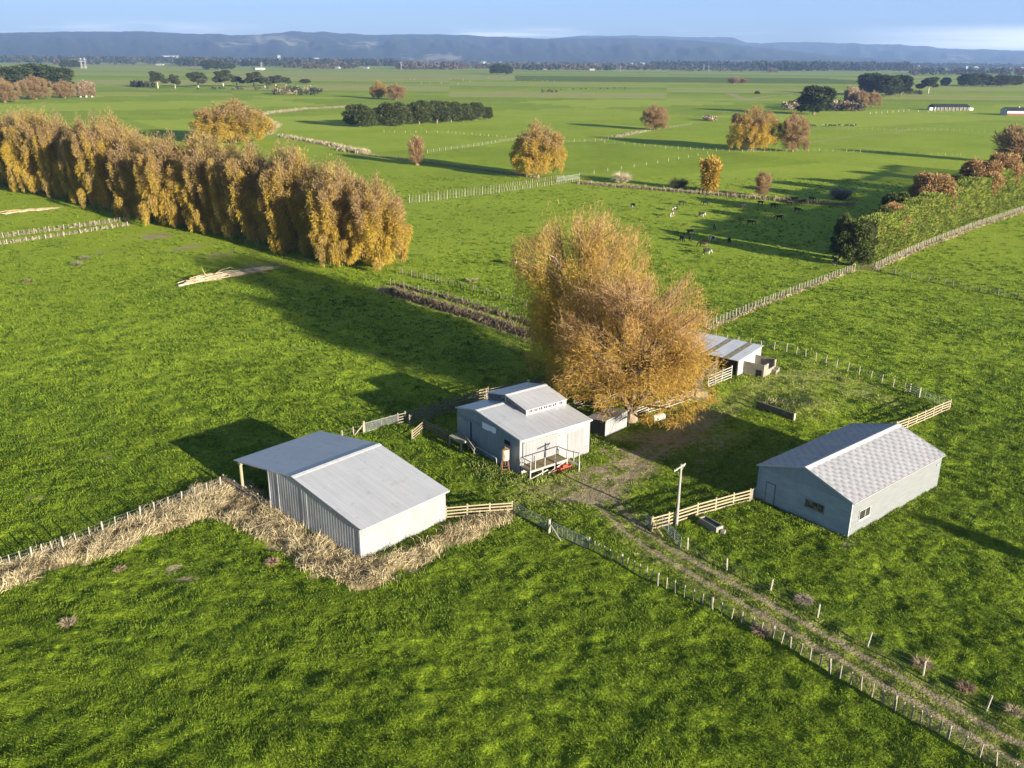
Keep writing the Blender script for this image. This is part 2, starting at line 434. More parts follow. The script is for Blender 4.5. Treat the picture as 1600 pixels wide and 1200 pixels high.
def cover_at(x, y):
    """dirt, dryness and paddock tone of the ground at (x, y)"""
    dirt = np.zeros(x.shape); dry = np.zeros(x.shape)
    nb = (vnoise(x * 0.45, y * 0.45, 5) - 0.5) * 0.5 + (vnoise(x * 1.3, y * 1.3, 6) - 0.5) * 0.35
    near = y < 900
    xs, ys = x[near], y[near]; nbs = nb[near]
    sdist = dist_poly(xs, ys, TRACK, True)
    ad = np.abs(sdist)
    rut = np.exp(-((ad - 0.85) / 0.34) ** 2)
    upper = sstep(94, 104, ys)
    d = rut * (0.92 - 0.55 * upper)
    d = np.maximum(d, 0.16 * sstep(2.1, 1.2, ad) * (1 - 0.5 * upper))
    for c, r, a in BARE:
        rr = np.hypot(xs - c.x + nbs * 3 * r, ys - c.y + nbs * 2 * r) / r
        d = np.maximum(d, a * np.exp(-rr ** 2 * 1.3))
    dr = np.zeros(xs.shape)
    dr = np.maximum(dr, 0.42 * sstep(3.4, 1.6, ad))
    for c, r, a in MIDSTRAW:
        dr = np.maximum(dr, a * np.exp(-(np.hypot(xs - c.x, ys - c.y) / r) ** 2))
    m = inside(xs + (vnoise(xs * 1.1, ys * 1.1, 71) - 0.5) * 1.6, ys + (vnoise(xs * 1.1, ys * 1.1, 72) - 0.5) * 1.6, DRY)
    dr = np.where(m, 1.0, dr)
    dd = dist_poly(xs, ys, DRAIN)
    dr = np.maximum(dr, 0.75 * sstep(3.2, 1.8, dd)); d = np.maximum(d, 0.55 * sstep(2.0, 0.8, dd))
    dirt[near] = d; dry[near] = dr
    for pts, w, a in PALE_LINES:
        sel = (y > 60) & (y < 5200)
        q = dist_poly(x[sel], y[sel], pts)
        dry[sel] = np.maximum(dry[sel], a * sstep(w * 1.5, w * 0.5, q + nb[sel] * w * 0.8))
    dirt = np.clip(dirt + nb * 0.5 * (dirt > 0.05), 0, 1)
    dry = np.clip(dry + nb * 0.5 * (dry > 0.05), 0, 1)
    # paddock tone: strips of grazed, rank and dark grass, and one painted cloud shadow
    a = math.radians(34)
    u = (x * math.cos(a) + y * math.sin(a)); v = (-x * math.sin(a) + y * math.cos(a))
    cu = np.floor(u / 190 + 0.3); cv = np.floor(v / 130 + 0.1)
    hsh = np.sin(cu * 12.9898 + cv * 78.233) * 43758.5453
    tone = hsh - np.floor(hsh)
    tone = 0.5 + (tone - 0.35) * sstep(230, 420, y) - 0.80 * sstep(125, 78, y)
    far = y > 1000
    k = np.floor(np.log(np.maximum(y, 1)) * 26 + np.floor(x / (y * 0.23) + 0.3) * 3.7)
    h2 = np.sin(k * 91.17) * 9871.3; h2 = h2 - np.floor(h2)
    tone = np.where(far, h2, tone)
    dry = np.where(far & (h2 > 0.62), np.maximum(dry, 0.35 + 0.5 * (h2 - 0.62) / 0.38), dry)
    dark = (y > 1750) & (y < 2350) & (x > 0) & (x < 760)  # cloud shadow on the far plain, painted into the ground tone
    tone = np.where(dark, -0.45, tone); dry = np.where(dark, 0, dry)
    dry = np.where((y > 3000), np.maximum(dry, 0.25), dry)
    return dirt, dry, tone

def ground_z(x, y, dirt=None):
    sp = spacing_at(x, y)
    z = np.zeros(np.shape(x))
    for wl_, amp, s in ((26, 0.12, 1), (9, 0.06, 2), (3.2, 0.085, 3), (1.5, 0.19, 4), (0.75, 0.14, 9)):
        att = np.clip(wl_ / (2.6 * sp) - 0.5, 0, 1)
        ca, sa = math.cos(s * 1.3), math.sin(s * 1.3)
        z = z + amp * att * (vnoise((x * ca - y * sa) / wl_, (x * sa + y * ca) / wl_, s) - 0.5)
    z = z + 0.9 * np.exp(-((np.hypot(x - MOUND.x, y - MOUND.y)) / 3.6) ** 2)
    flat = np.ones(np.shape(x))
    if dirt is not None: flat = 1 - 0.75 * np.clip(dirt, 0, 1)
    dd = np.where(y < 300, dist_poly(x, y, DRAIN), 1e3)
    return z * flat - 0.7 * sstep(1.8, 0.3, dd)

NR, NC = 860, 1250
th = np.concatenate([np.linspace(math.radians(78), math.radians(46), 26)[:-1], np.linspace(math.radians(46), math.radians(3.2), NR), np.geomspace(math.radians(3.15), math.radians(0.125), 130)])
yy = CAM_H / np.tan(th)
sx_ = np.linspace(-1, 1, NC)
Y = np.repeat(yy[:, None], NC, 1)
X = sx_[None, :] * (0.90 * (yy * math.cos(PITCH) + 22))[:, None]
X, Y = X.ravel(), Y.ravel()
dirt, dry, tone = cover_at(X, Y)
Z = ground_z(X, Y, dirt)
nr = len(yy)
ii = np.arange(nr - 1)[:, None] * NC + np.arange(NC - 1)[None, :]
Q = np.stack([ii, ii + 1, ii + NC + 1, ii + NC], -1).reshape(-1, 4)
trk = np.abs(dist_poly(X, Y, TRACK[:12])) < 1.9
trk &= (Y < 100)
fm = trk[Q].sum(1) >= 3

def ground_material():
    m = NM('pasture', 0.95, 0, 0.12)
    p = m.coord('Position')
    n1 = m.noise(p, 0.035, 3); n2 = m.noise(p, 0.28, 4, 0.6); n3 = m.noise(p, 1.7, 5, 0.65); n5 = m.noise(p, 6.0, 3, 0.6)
    f = m.math('ADD', m.math('MULTIPLY', n1, 0.24), m.math('MULTIPLY', n2, 0.20))
    f = m.math('ADD', f, m.math('MULTIPLY', n3, 0.56))
    a = m.attr('cover'); sep = m.n.new('ShaderNodeSeparateColor'); m.l.new(a.outputs['Color'], sep.inputs[0])
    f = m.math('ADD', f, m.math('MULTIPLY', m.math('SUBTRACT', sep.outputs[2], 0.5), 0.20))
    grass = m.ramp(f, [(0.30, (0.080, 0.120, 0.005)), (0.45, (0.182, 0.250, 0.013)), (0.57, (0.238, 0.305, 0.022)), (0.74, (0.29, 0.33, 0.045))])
    straw = m.ramp(n3, [(0.3, (0.17, 0.14, 0.05)), (0.7, (0.42, 0.35, 0.18))])
    soil = m.ramp(m.math('ADD', m.math('MULTIPLY', n5, 0.6), m.math('MULTIPLY', n2, 0.4)), [(0.3, (0.13, 0.10, 0.056)), (0.68, (0.34, 0.28, 0.175))])
    fd = m.math('MULTIPLY', m.math('SUBTRACT', m.math('ADD', sep.outputs[1], m.math('MULTIPLY', m.math('SUBTRACT', n3, 0.5), 0.9)), 0.22), 1.5, clamp=True)
    c = m.mix(m.math('MULTIPLY', fd, 0.9), grass, straw)
    fs = m.math('MULTIPLY', m.math('SUBTRACT', m.math('ADD', sep.outputs[0], m.math('MULTIPLY', m.math('SUBTRACT', n3, 0.5), 1.1)), 0.34), 2.6, clamp=True)
    m.color(m.mix(fs, c, soil))
    h = m.math('ADD', m.math('MULTIPLY', m.noise(p, 1.1, 5, 0.7), 0.8), m.math('MULTIPLY', n5, 0.25))
    m.bump(h, 1.0, 0.55)
    return m.m
M_GROUND = ground_material()
V = np.stack([X, Y, Z], 1)
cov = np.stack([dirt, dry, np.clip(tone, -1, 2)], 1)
def sub_mesh(name, mask):
    q = Q[mask]; used = np.unique(q); mp_ = np.full(len(V), -1, np.int64); mp_[used] = np.arange(len(used))
    me = np_mesh(name, V[used], None, M_GROUND, cov[used], mp_[q], smooth=True, attr='cover')
    return tag(link(name, me), kind='structure')
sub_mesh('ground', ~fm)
sub_mesh('farm_track', fm)
del Q, V

# hills: dark bush paints cloud shade, pale pasture the sunlit faces; paler range beyond
def hills(name, prof, d0, d1, seed, pale, pasture):
    px = np.array([p[0] for p in prof], float); py = np.array([p[1] for p in prof], float)
    q = np.linspace(px[0], px[-1], 560); top = np.interp(q, px, py)
    top = top + (vnoise(q / 23, q * 0, seed) - 0.5) * 1.8 + (vnoise(q / 7, q * 0, seed + 1) - 0.5) * 0.8
    NRd = 44
    Vh = []; ch = []
    for j in range(NRd):
        t = j / (NRd - 1)
        for i in range(len(q)):
            d = ray_dir(q[i], top[i]); hd = math.hypot(d.x, d.y)
            D = d0 + (d1 - d0) * t
            zr = CAM_H + d1 * d.z / hd
            g = vnoise(np.array([q[i] / 26 + t * 0.8]), np.array([t * 2.6]), seed + 2)[0]
            g2 = vnoise(np.array([q[i] / 9 + t]), np.array([t * 6.0]), seed + 3)[0]
            z = zr * (t ** 0.85) * (1 + (g - 0.5) * 0.9 * (1 - t) + (g2 - 0.5) * 0.35 * (1 - t)) if t < 1 else zr
            Vh.append((d.x / hd * D, d.y / hd * D, z - (6 if j == 0 else 0)))
            p_ = 0.0
            for (a, b, w1, w2, s) in pasture:
                yv = 85 + (top[i] - 85) * t
                p_ = max(p_, s * math.exp(-((q[i] - a) / w1) ** 2 - ((yv - b) / w2) ** 2))
            ch.append((p_, g2, pale))
    n = len(q)
    ii = np.arange(NRd - 1)[:, None] * n + np.arange(n - 1)[None, :]
    F = np.stack([ii, ii + 1, ii + n + 1, ii + n], -1).reshape(-1, 4)
    m = NM(name + '_cover', 0.95, 0, 0.1)
    a = m.attr('cover'); sep = m.n.new('ShaderNodeSeparateColor'); m.l.new(a.outputs['Color'], sep.inputs[0])
    nn = m.noise(m.coord('Position', (1, 1, 3)), 0.004, 5, 0.65)
    bush = m.ramp(m.math('ADD', m.math('MULTIPLY', nn, 0.7), m.math('MULTIPLY', sep.outputs[1], 0.3)), [(0.3, (0.018, 0.027, 0.022)), (0.7, (0.034, 0.046, 0.036))])  # dark bush tone stands in for cloud shadow on the range
    lit_pasture = m.ramp(nn, [(0.3, (0.13, 0.125, 0.07)), (0.7, (0.26, 0.235, 0.16))])  # pale pasture tone paints the sunlit patches
    m.color(m.mix(m.math('MULTIPLY', m.math('SUBTRACT', m.math('ADD', sep.outputs[0], m.math('MULTIPLY', m.math('SUBTRACT', nn, 0.5), 2.0)), 0.42), 3.0, clamp=True), bush, lit_pasture))  # bush is the painted cloud shade, lit_pasture the painted sunlit patches
    me = np_mesh(name, np.array(Vh), None, m.m, np.array(ch), F, smooth=True, attr='cover')
    return tag(link(name, me), kind='structure')
hills('hills', [(-500, 56), (-200, 53), (0, 52), (50, 51), (100, 50), (200, 49), (260, 51), (285, 53), (330, 52), (360, 55), (400, 54), (450, 49), (510, 50), (560, 54), (620, 54), (720, 54), (760, 57), (800, 58), (850, 60), (920, 59), (1000, 60), (1080, 63), (1130, 67), (1190, 75), (1260, 82), (1340, 89), (1420, 94)],
      8600, 12500, 3, 0, [(425, 64, 55, 9, 1.0), (360, 68, 50, 5, 0.6), (580, 65, 40, 7, 0.75), (540, 72, 60, 5, 0.5), (680, 82, 60, 3.5, 0.8), (330, 58, 25, 4, 0.5), (760, 70, 60, 6, 0.16), (1150, 85, 25, 3, 0.8)])
hills('far_hills', [(820, 66), (880, 58), (900, 56), (960, 56), (1020, 55.5), (1060, 57), (1145, 59), (1165, 66), (1190, 68), (1240, 66), (1320, 67), (1400, 70), (1430, 71), (1470, 75), (1530, 77), (1600, 79), (1750, 82), (2000, 84)],
      12800, 17500, 9, 1, [(1340, 84, 70, 5, 0.5), (1500, 83, 60, 5, 0.5), (1140, 62, 40, 4, 0.15)])

# ------------------------------------------------------------------ buildings
M_ROOFNEW = sheet_metal('zincalume_roof', (0.41, 0.41, 0.415), (0.48, 0.48, 0.485), 'x', 0.42, 0.30, (1.2, 0.06, 0.06), 0.42, 0.30)
M_WALLSHADESTREAK = sheet_metal('shade_streaked_iron', (0.15, 0.16, 0.17), (0.46, 0.47, 0.48), 'y', 0.5, 0.3, (4, 4.0, 0.12), 0.38, 0.6)  # colour streaks paint the shadows of the corrugations
M_WALLWHITE = sheet_metal('patched_white_iron', (0.205, 0.205, 0.202), (0.245, 0.245, 0.24), 'x', 0.6, 0.0, (2.0, 2, 0.2), 0.38, 0.2, 0.16)
M_WALLBLUE = sheet_metal('blue_grey_iron', (0.17, 0.215, 0.27), (0.24, 0.29, 0.35), 'y', 0.5, 0.25, (2, 2.0, 0.12), 0.5, 0.4)
M_WALLPALE = sheet_metal('pale_iron', (0.185, 0.185, 0.185), (0.225, 0.225, 0.222), 'x', 0.6, 0.0, (1.5, 2, 0.15), 0.5, 0.2)
M_ROOFGREY = sheet_metal('grey_iron_roof', (0.42, 0.42, 0.43), (0.52, 0.52, 0.53), 'x', 0.45, 0.3, (1.0, 0.06, 0.06), 0.4, 0.25)

def slope(mb, u0, u1, v0, z0, v1, z1, t=0.05, mi=0):
    """roof sheet from (v0, z0) to (v1, z1), run from u0 to u1"""
    d = Vector((v1 - v0, z1 - z0)).normalized(); n = Vector((-d.y, d.x))
    if n.y < 0: n = -n
    mb.prism([(v0, z0), (v1, z1), (v1 + n.x * t, z1 + n.y * t), (v0 + n.x * t, z0 + n.y * t)], u0, u1, 'x', mi)

# --- hay shed: open-fronted canopy on its far left side
hs = empty('hay_shed', (-12.599, 66.177, 0), 0.83044, 'large grey iron hay shed with an open lean-to canopy, standing in long dry grass', 'shed')
mb = MB()
mb.prism([(0, -0.3), (13.48, -0.3), (13.48, 4.05), (9.39, 4.66), (0, 3.06)], 0, 9.83, 'x', 0)
w = mb.mesh('wall', [M_WALLSHADESTREAK, M_WALLWHITE])
for p in w.polygons:
    c = p.center
    p.material_index = 1 if c.y < 0.01 else 0
link('wall', w, hs)
mb = MB()
for v, wd_, ht in ((11.9, 0.12, 4.2), (7.9, 0.9, 4.3), (0.06, 0.16, 3.0), (13.4, 0.14, 3.95)):
    mb = MB(); mb.box((-0.012, v, ht / 2 - 0.05), (0.03, wd_, ht)); mb.build('cover_strip', M_WALLSHADESTREAK, hs)
mb = MB()
slope(mb, -0.13, 9.96, -0.45, 3.07, 9.39, 4.72)
slope(mb, -0.13, 9.96, 19.2, 3.20, 9.39, 4.72)
rf = mb.build('roof', M_ROOFNEW, hs)
mb = MB()
slope(mb, -0.15, 9.98, 9.05, 4.725, 9.40, 4.79, 0.02); slope(mb, -0.15, 9.98, 9.75, 4.725, 9.40, 4.79, 0.02)
mb.build('ridge_cap', M_WHITE, rf)
mb = MB()
for v in (18.55, 13.9): mb.beam((0.15, v, 3.12 + (0.1 if v > 15 else 0.6)), (9.7, v, 3.12 + (0.1 if v > 15 else 0.6)), 0.12, 0.2)
for u in (0.15, 3.3, 6.5, 9.6): mb.beam((u, 13.5, 3.9), (u, 18.9, 3.12), 0.1, 0.15)
mb.build('canopy_beam', M_BOARD, hs)
for u in (0.2, 3.3, 6.5, 9.6):
    mb = MB(); mb.tube([(u, 18.55, -0.3), (u, 18.55, 3.15)], 0.16, 10); mb.box((u, 18.55, 3.0), (0.3, 0.5, 0.22))
    mb.build('canopy_post', M_BOARD, hs)
re = MB(); re.box((0, 0, 0), (0.14, 0.2, 0.14)); rem = re.mesh('rafter_end', M_DARK)
for k in range(9):
    o = link('rafter_end', rem, hs); o.location = (0.55 + 1.09 * k, -0.1, 2.99)
mb = MB(); mb.beam((-0.1, -0.43, 3.03), (9.93, -0.43, 3.03), 0.05, 0.09); mb.build('eave_flashing', M_GALV, rf)

# --- woolshed with a raised clerestory
ws = empty('woolshed', (0.8663, 83.0232, 0), 0.65835, 'blue grey woolshed with a raised clerestory roof and a timber loading deck', 'shed')
mb = MB()
mb.prism([(0, -0.3), (11.2, -0.3), (11.2, 3.76), (7.62, 4.62), (0, 3.80)], 0, 9.5, 'x')
w = mb.mesh('wall', [M_WALLBLUE, M_WALLPALE])
for p in w.polygons: p.material_index = 1 if p.center.y < 0.01 else 0
link('wall', w, ws)
mb = MB()
slope(mb, -0.12, 9.6, -0.2, 3.85, 7.62, 4.67); slope(mb, -0.12, 9.6, 11.4, 3.80, 7.62, 4.67)
rf = mb.build('roof', M_ROOFGREY, ws)
mb = MB()
slope(mb, -0.14, 4.0, 7.35, 4.69, 7.63, 4.74, 0.02); slope(mb, -0.14, 4.0, 7.9, 4.69, 7.63, 4.74, 0.02)
mb.build('ridge_cap', M_WHITE, rf)
mb = MB()
mb.beam((-0.14, -0.2, 3.9), (-0.14, 7.62, 4.72), 0.05, 0.16); mb.beam((-0.14, 11.4, 3.84), (-0.14, 7.62, 4.72), 0.05, 0.16)
mb.beam((-0.1, -0.24, 3.82), (9.6, -0.24, 3.82), 0.1, 0.14)
mb.build('barge_board', M_WHITE, rf)
# clerestory
cb = MB()
cb.prism([(4.10, 3.6), (10.95, 3.6), (10.95, 4.72), (7.62, 5.50), (4.10, 4.88)], 4.0, 9.5, 'x')
cwm = NM('mottled_iron', 0.8); vv = cwm.coord('Object', (1, 1, 1.6)); cwm.color(cwm.ramp(cwm.noise(vv, 2.0, 5), [(0.35, (0.05, 0.05, 0.055)), (0.55, (0.16, 0.15, 0.15)), (0.75, (0.26, 0.21, 0.18))]))
cl_ = cb.build('clerestory', cwm.m, ws)
mb = MB()
slope(mb, 3.88, 9.62, 3.9, 4.87, 7.62, 5.53); slope(mb, 3.88, 9.62, 11.12, 4.74, 7.62, 5.53)
mb.build('clerestory_roof', M_ROOFGREY, cl_)
mb = MB(); slope(mb, 3.86, 9.64, 7.38, 5.545, 7.63, 5.60, 0.02); slope(mb, 3.86, 9.64, 7.88, 5.545, 7.63, 5.60, 0.02)
mb.beam((3.86, 3.9, 4.9), (3.86, 7.62, 5.57), 0.04, 0.1); mb.beam((3.97, 7.62, 4.75), (3.97, 7.62, 5.5), 0.06, 0.1)
mb.build('clerestory_trim', M_WHITE, cl_)
for k, u in enumerate((4.35, 5.05, 5.7, 6.35, 7.0, 7.65, 8.55)):
    fr = MB()
    wd = 0.56
    fr.span((u, 4.06, 4.40), (u + wd, 4.09, 4.46)); fr.span((u, 4.06, 4.78), (u + wd, 4.09, 4.84))
    fr.span((u, 4.06, 4.46), (u + 0.05, 4.09, 4.78)); fr.span((u + wd - 0.05, 4.06, 4.46), (u + wd, 4.09, 4.78)); fr.span((u + wd / 2 - 0.02, 4.065, 4.46), (u + wd / 2 + 0.02, 4.09, 4.78))
    fo = fr.build('window', M_WHITE, ws)
    pn = MB(); pn.span((u + 0.05, 4.075, 4.46), (u + wd - 0.05, 4.095, 4.78)); pn.build('pane', M_GLASS, fo)
mb = MB(); mb.span((3.98, 4.03, 4.28), (9.5, 4.058, 4.39)); mb.span((3.98, 4.03, 4.85), (9.5, 4.058, 4.89)); mb.span((3.95, 4.0, 4.3), (4.06, 4.058, 4.9)); mb.span((9.4, 4.0, 4.3), (9.54, 4.058, 4.9)); mb.span((8.2, 4.04, 4.39), (8.5, 4.058, 4.85)); mb.span((9.13, 4.04, 4.39), (9.4, 4.058, 4.85)); mb.span((4.0, 3.75, 4.285), (9.5, 4.03, 4.30))
mb.build('clerestory_sill', M_WHITE, cl_)
# gable doors and panels
mb = MB(); mb.span((-0.07, 8.65, 0.1), (-0.015, 11.05, 3.0)); d = mb.build('sliding_door', M_WALLBLUE, ws)
mb = MB(); mb.span((-0.11, 7.0, 3.18), (-0.02, 11.2, 3.28)); mb.build('door_track', M_GALV, d)
mb = MB(); mb.span((-0.05, 8.5, 0.1), (-0.01, 8.64, 3.0)); mb.build('door_gap', M_DARK, d)
mb = MB(); mb.prism([(4.05, 3.2), (4.5, 3.12), (5.0, 3.2), (5.5, 3.06), (6.46, 3.08), (6.46, 3.74), (4.05, 3.80)], -0.05, -0.012, 'x'); mb.build('white_panel', M_WHITEBRIGHT, ws)
mb = MB(); mb.span((-0.05, 1.5, 2.58), (-0.015, 2.62, 3.22)); fo = mb.build('window', M_WALLBLUE, ws)
mb = MB(); mb.span((-0.06, 1.58, 2.66), (-0.052, 2.54, 3.14)); mb.build('pane', M_DARK, fo)
mb = MB(); mb.span((-0.05, -0.03, 0), (-0.012, 0.12, 3.78)); mb.build('corner_flashing', M_GALV, ws)
mb = MB(); mb.span((-0.045, 11.08, 0.4), (-0.012, 11.2, 3.7)); mb.build('corner_flashing', M_GALV, ws)
# long wall: sliding doors
M_DOORPALE = sheet_metal('pale_door_iron', (0.15, 0.15, 0.155), (0.19, 0.19, 0.195), 'x', 0.6, 0.0, (1.5, 2, 0.15), 0.6, 0.3)
mb = MB(); mb.span((0.75, -0.055, 1.1), (5.0, -0.02, 3.28)); d1 = mb.build('sliding_door', M_DOORPALE, ws)
mb = MB(); mb.span((6.35, -0.06, 0.9), (8.7, -0.02, 3.05)); d2 = mb.build('sliding_door', M_DOORPALE, ws)
mb = MB(); mb.span((0.55, -0.1, 3.32), (5.1, -0.03, 3.42)); mb.build('door_track', M_BOARDWHITE, d1)
mb = MB(); mb.span((5.2, -0.12, 3.08), (8.75, -0.03, 3.18)); mb.build('door_track', M_GALV, d2)
mb = MB(); mb.span((5.05, -0.04, 3.2), (8.75, -0.012, 3.74)); mb.build('white_panel', M_WHITE, ws)
mb = MB(); mb.span((0.42, -0.05, 0.9), (0.5, -0.015, 3.4)); mb.tube([(0.35, -0.12, 0.4), (0.35, -0.12, 3.7)], 0.05, 6); mb.build('downpipe', M_GALV, ws)
mb = MB(); mb.span((6.3, -0.05, 0.1), (6.6, -0.025, 0.85)); mb.span((7.2, -0.05, 0.1), (9.3, -0.02, 0.9)); mb.build('base_panel', M_DOORPALE, ws)

# loading deck against the long wall
dk = empty('loading_deck', ws.matrix_basis @ Vector((0, 0, 0)), 0.65835, 'weathered timber loading deck with handrails against the woolshed long wall', 'deck')
dk.location = ws.location
DV = -1.55
mb = MB()
for k in range(8): mb.span((0.1, DV + 0.19 * k, 1.0), (5.0, DV + 0.19 * k + 0.17, 1.05))
mb.build('deck_floor', simple('lichen_boards', (0.10, 0.08, 0.035), (0.20, 0.165, 0.08), 3.0, 0.9, 0, (1, 3, 1)), dk)
mb = MB(); mb.beam((0.05, DV - 0.05, 0.92), (5.05, DV - 0.05, 0.92), 0.06, 0.22); mb.beam((0.07, DV, 0.92), (0.07, -0.1, 0.92), 0.06, 0.22)
mb.beam((5.05, DV - 0.02, 0.9), (5.5, -2.9, 0.72), 0.09, 0.2); mb.beam((5.05, DV - 0.05, 0.95), (2.4, DV - 0.1, 0.15), 0.06, 0.14); mb.beam((0.1, DV - 0.06, 0.12), (2.4, DV - 0.06, 0.55), 0.05, 0.13)
mb.build('bearer', M_BOARDWHITE, dk)
for u, v in ((0.1, DV), (1.7, DV), (3.3, DV), (4.95, DV), (0.1, -0.15), (5.5, -2.85)):
    mb = MB(); mb.box((u, v - 0.02, 0.45), (0.13, 0.13, 1.2)); mb.build('deck_leg', M_BOARDWHITE, dk)
for u, v, h in ((0.15, DV, 1.0), (0.75, DV, 0.95), (2.0, DV, 1.0), (3.35, DV, 1.0), (5.0, DV, 1.0), (5.25, -2.3, 1.0), (5.5, -2.85, 1.05)):
    mb = MB(); mb.box((u, v, 1.0 + h / 2), (0.09, 0.09, h)); mb.build('rail_post', M_BOARDWHITE, dk)
for u in (0.2, 1.6, 4.85):
    mb = MB(); mb.box((u, -0.18, 1.5), (0.05, 0.05, 1.0)); mb.build('rail_post', M_GALV, dk)
mb = MB(); mb.beam((0.15, -0.2, 2.0), (4.85, -0.2, 2.0), 0.05, 0.07); mb.beam((0.15, -0.2, 2.0), (0.15, DV, 2.0), 0.05, 0.07); mb.beam((4.85, -0.2, 2.0), (5.0, DV, 2.0), 0.05, 0.07); mb.beam((5.0, DV, 2.0), (5.5, -2.85, 2.0), 0.05, 0.07); mb.beam((0.15, -0.2, 1.5), (0.15, DV, 1.5), 0.05, 0.06)
mb.build('handrail', simple('dark_steel', (0.05, 0.05, 0.055), (0.09, 0.09, 0.1), 5, 0.5), dk)

# red implement under the deck end
ri = empty('harrow', ws.matrix_basis @ Vector((0, 0, 0)), 0.65835, 'red painted disc harrow parked beside the end of the loading deck', 'farm implement')
ri.scale = (0.8, 0.8, 0.8)
ri.location = Matrix.Translation(ws.location) @ Matrix.Rotation(0.65835, 4, 'Z') @ Vector((4.3, -2.1, 0))
mb = MB(); mb.beam((-1.2, 0, 0.55), (1.2, 0, 0.55), 0.12, 0.14); mb.beam((-1.2, 0.6, 0.55), (1.2, 0.6, 0.55), 0.12, 0.14); mb.beam((-1.1, 0, 0.55), (-1.1, 0.6, 0.55), 0.1, 0.12); mb.beam((1.1, 0, 0.55), (1.1, 0.6, 0.55), 0.1, 0.12); mb.beam((0, 0.3, 0.6), (-2.0, 0.2, 0.4), 0.1, 0.1)
mb.box((0.1, 0.3, 0.72), (0.8, 0.5, 0.22))
mb.build('frame', M_RED, ri)
for k in range(7):
    mb = MB(); u = -1.05 + 0.35 * k
    mb.tube([(u - 0.02, 0.05, 0.28), (u + 0.02, 0.05, 0.28)], 0.28, 12); mb.tube([(u - 0.06, 0.05, 0.28), (u + 0.06, 0.05, 0.28)], 0.08, 8)
    mb.build('disc', M_RED if k % 2 else M_RUST, ri)

# stock platform and steep stair at the gable
sp_ = empty('stock_platform', ws.location, 0.65835, 'small raised timber platform with pale boards beside the woolshed gable', 'platform')
mb = MB()
for k in range(12): mb.span((-1.66, 8.1 + 0.2 * k, 1.17), (-0.5, 8.1 + 0.2 * k + 0.18, 1.22))
mb.build('platform_top', simple('mossy_boards', (0.14, 0.13, 0.06), (0.34, 0.32, 0.23), 2.5, 0.9, 0, (2, 2, 1)), sp_)
for u, v in ((-1.58, 8.2), (-0.6, 8.2), (-1.58, 10.4), (-0.6, 10.4)):
    mb = MB(); mb.box((u, v, 0.55), (0.13, 0.13, 1.3)); mb.build('leg', M_POSTPALE, sp_)
mb = MB(); mb.beam((-1.58, 8.12, 1.08), (-0.5, 8.12, 1.08), 0.06, 0.16); mb.beam((-1.63, 8.1, 1.08), (-1.63, 10.5, 1.08), 0.06, 0.16); mb.build('bearer', M_POSTPALE, sp_)
st = empty('stair', ws.location, 0.65835, 'steep open timber stair leaning from the stock platform down along the woolshed gable', 'stair')
mb = MB(); mb.beam((-0.85, 8.1, 1.15), (-0.85, 6.5, 0.05), 0.05, 0.16); mb.build('stringer', M_BOARDOLD, st)
mb = MB(); mb.beam((-0.25, 8.1, 1.15), (-0.25, 6.5, 0.05), 0.05, 0.16); mb.build('stringer', M_BOARDOLD, st)
for k in range(5):
    mb = MB(); t = (k + 0.5) / 5; mb.box((-0.55, 8.1 - 1.6 * t, 1.15 - 1.1 * t), (0.56, 0.2, 0.04)); mb.build('tread', M_BOARDWHITE, st)
mb = MB(); mb.beam((-0.9, 8.9, 1.95), (-0.9, 6.6, 0.75), 0.06, 0.1); mb.beam((-0.9, 8.3, 0.9), (-0.9, 8.3, 1.7), 0.06, 0.06); mb.beam((-0.9, 6.8, 0.1), (-0.9, 6.8, 0.85), 0.06, 0.06); mb.build('handrail', M_POSTPALE, st)
hr = empty('pipe_rail', ws.location, 0.65835, 'bent white pipe handrail along the foot of the woolshed gable', 'handrail')
mb = MB(); mb.tube([(-0.5, 7.07, 0.0), (-0.5, 7.05, 0.75), (-0.5, 6.95, 0.82), (-0.5, 3.4, 0.80), (-0.5, 3.3, 0.72), (-0.5, 3.3, 0.0)], 0.035, 8); mb.build('rail', M_WHITE, hr)

# old tank on a stand
tk = empty('tank_stand', ws.location, 0.65835, 'rust streaked cylindrical tank on four splayed steel legs by the woolshed', 'tank')
tc_ = Vector((-0.85, 1.35, 0))
mt = NM('rusty_tank', 0.8); vv = mt.coord('Object', (3, 3, 0.6)); mt.color(mt.ramp(mt.noise(vv, 1.6, 5, 0.65), [(0.38, (0.36, 0.35, 0.30)), (0.52, (0.32, 0.26, 0.17)), (0.66, (0.24, 0.10, 0.04))]))
mb = MB(); mb.tube([tc_ + Vector((0, 0, z)) for z in (1.45, 1.5, 2.62, 2.66)], [0.36, 0.42, 0.42, 0.40], 20); b_ = mb.build('tank', mt.m, tk)
mb = MB(); mb.tube([tc_ + Vector((0, 0, z)) for z in (2.66, 2.78, 2.84)], [0.43, 0.2, 0.05], 20); mb.tube([tc_ + Vector((0, 0, 2.8)), tc_ + Vector((0, 0, 2.95))], 0.07, 8); mb.build('lid', M_RUST, b_)
for a in (0.3, 1.87, 3.44, 5.0):
    mb = MB(); dv = Vector((math.cos(a), math.sin(a), 0)); mb.tube([tc_ + dv * 0.62 + Vector((0, 0, -0.1)), tc_ + dv * 0.38 + Vector((0, 0, 1.6))], 0.045, 6); mb.build('leg', M_RUST, tk)
mb = MB(); mb.tube([tc_ + Vector((0, 0, 1.5)), tc_ + Vector((0, 0, 0.9))], 0.05, 6); mb.build('outlet', M_RUST, b_)
mb = MB()
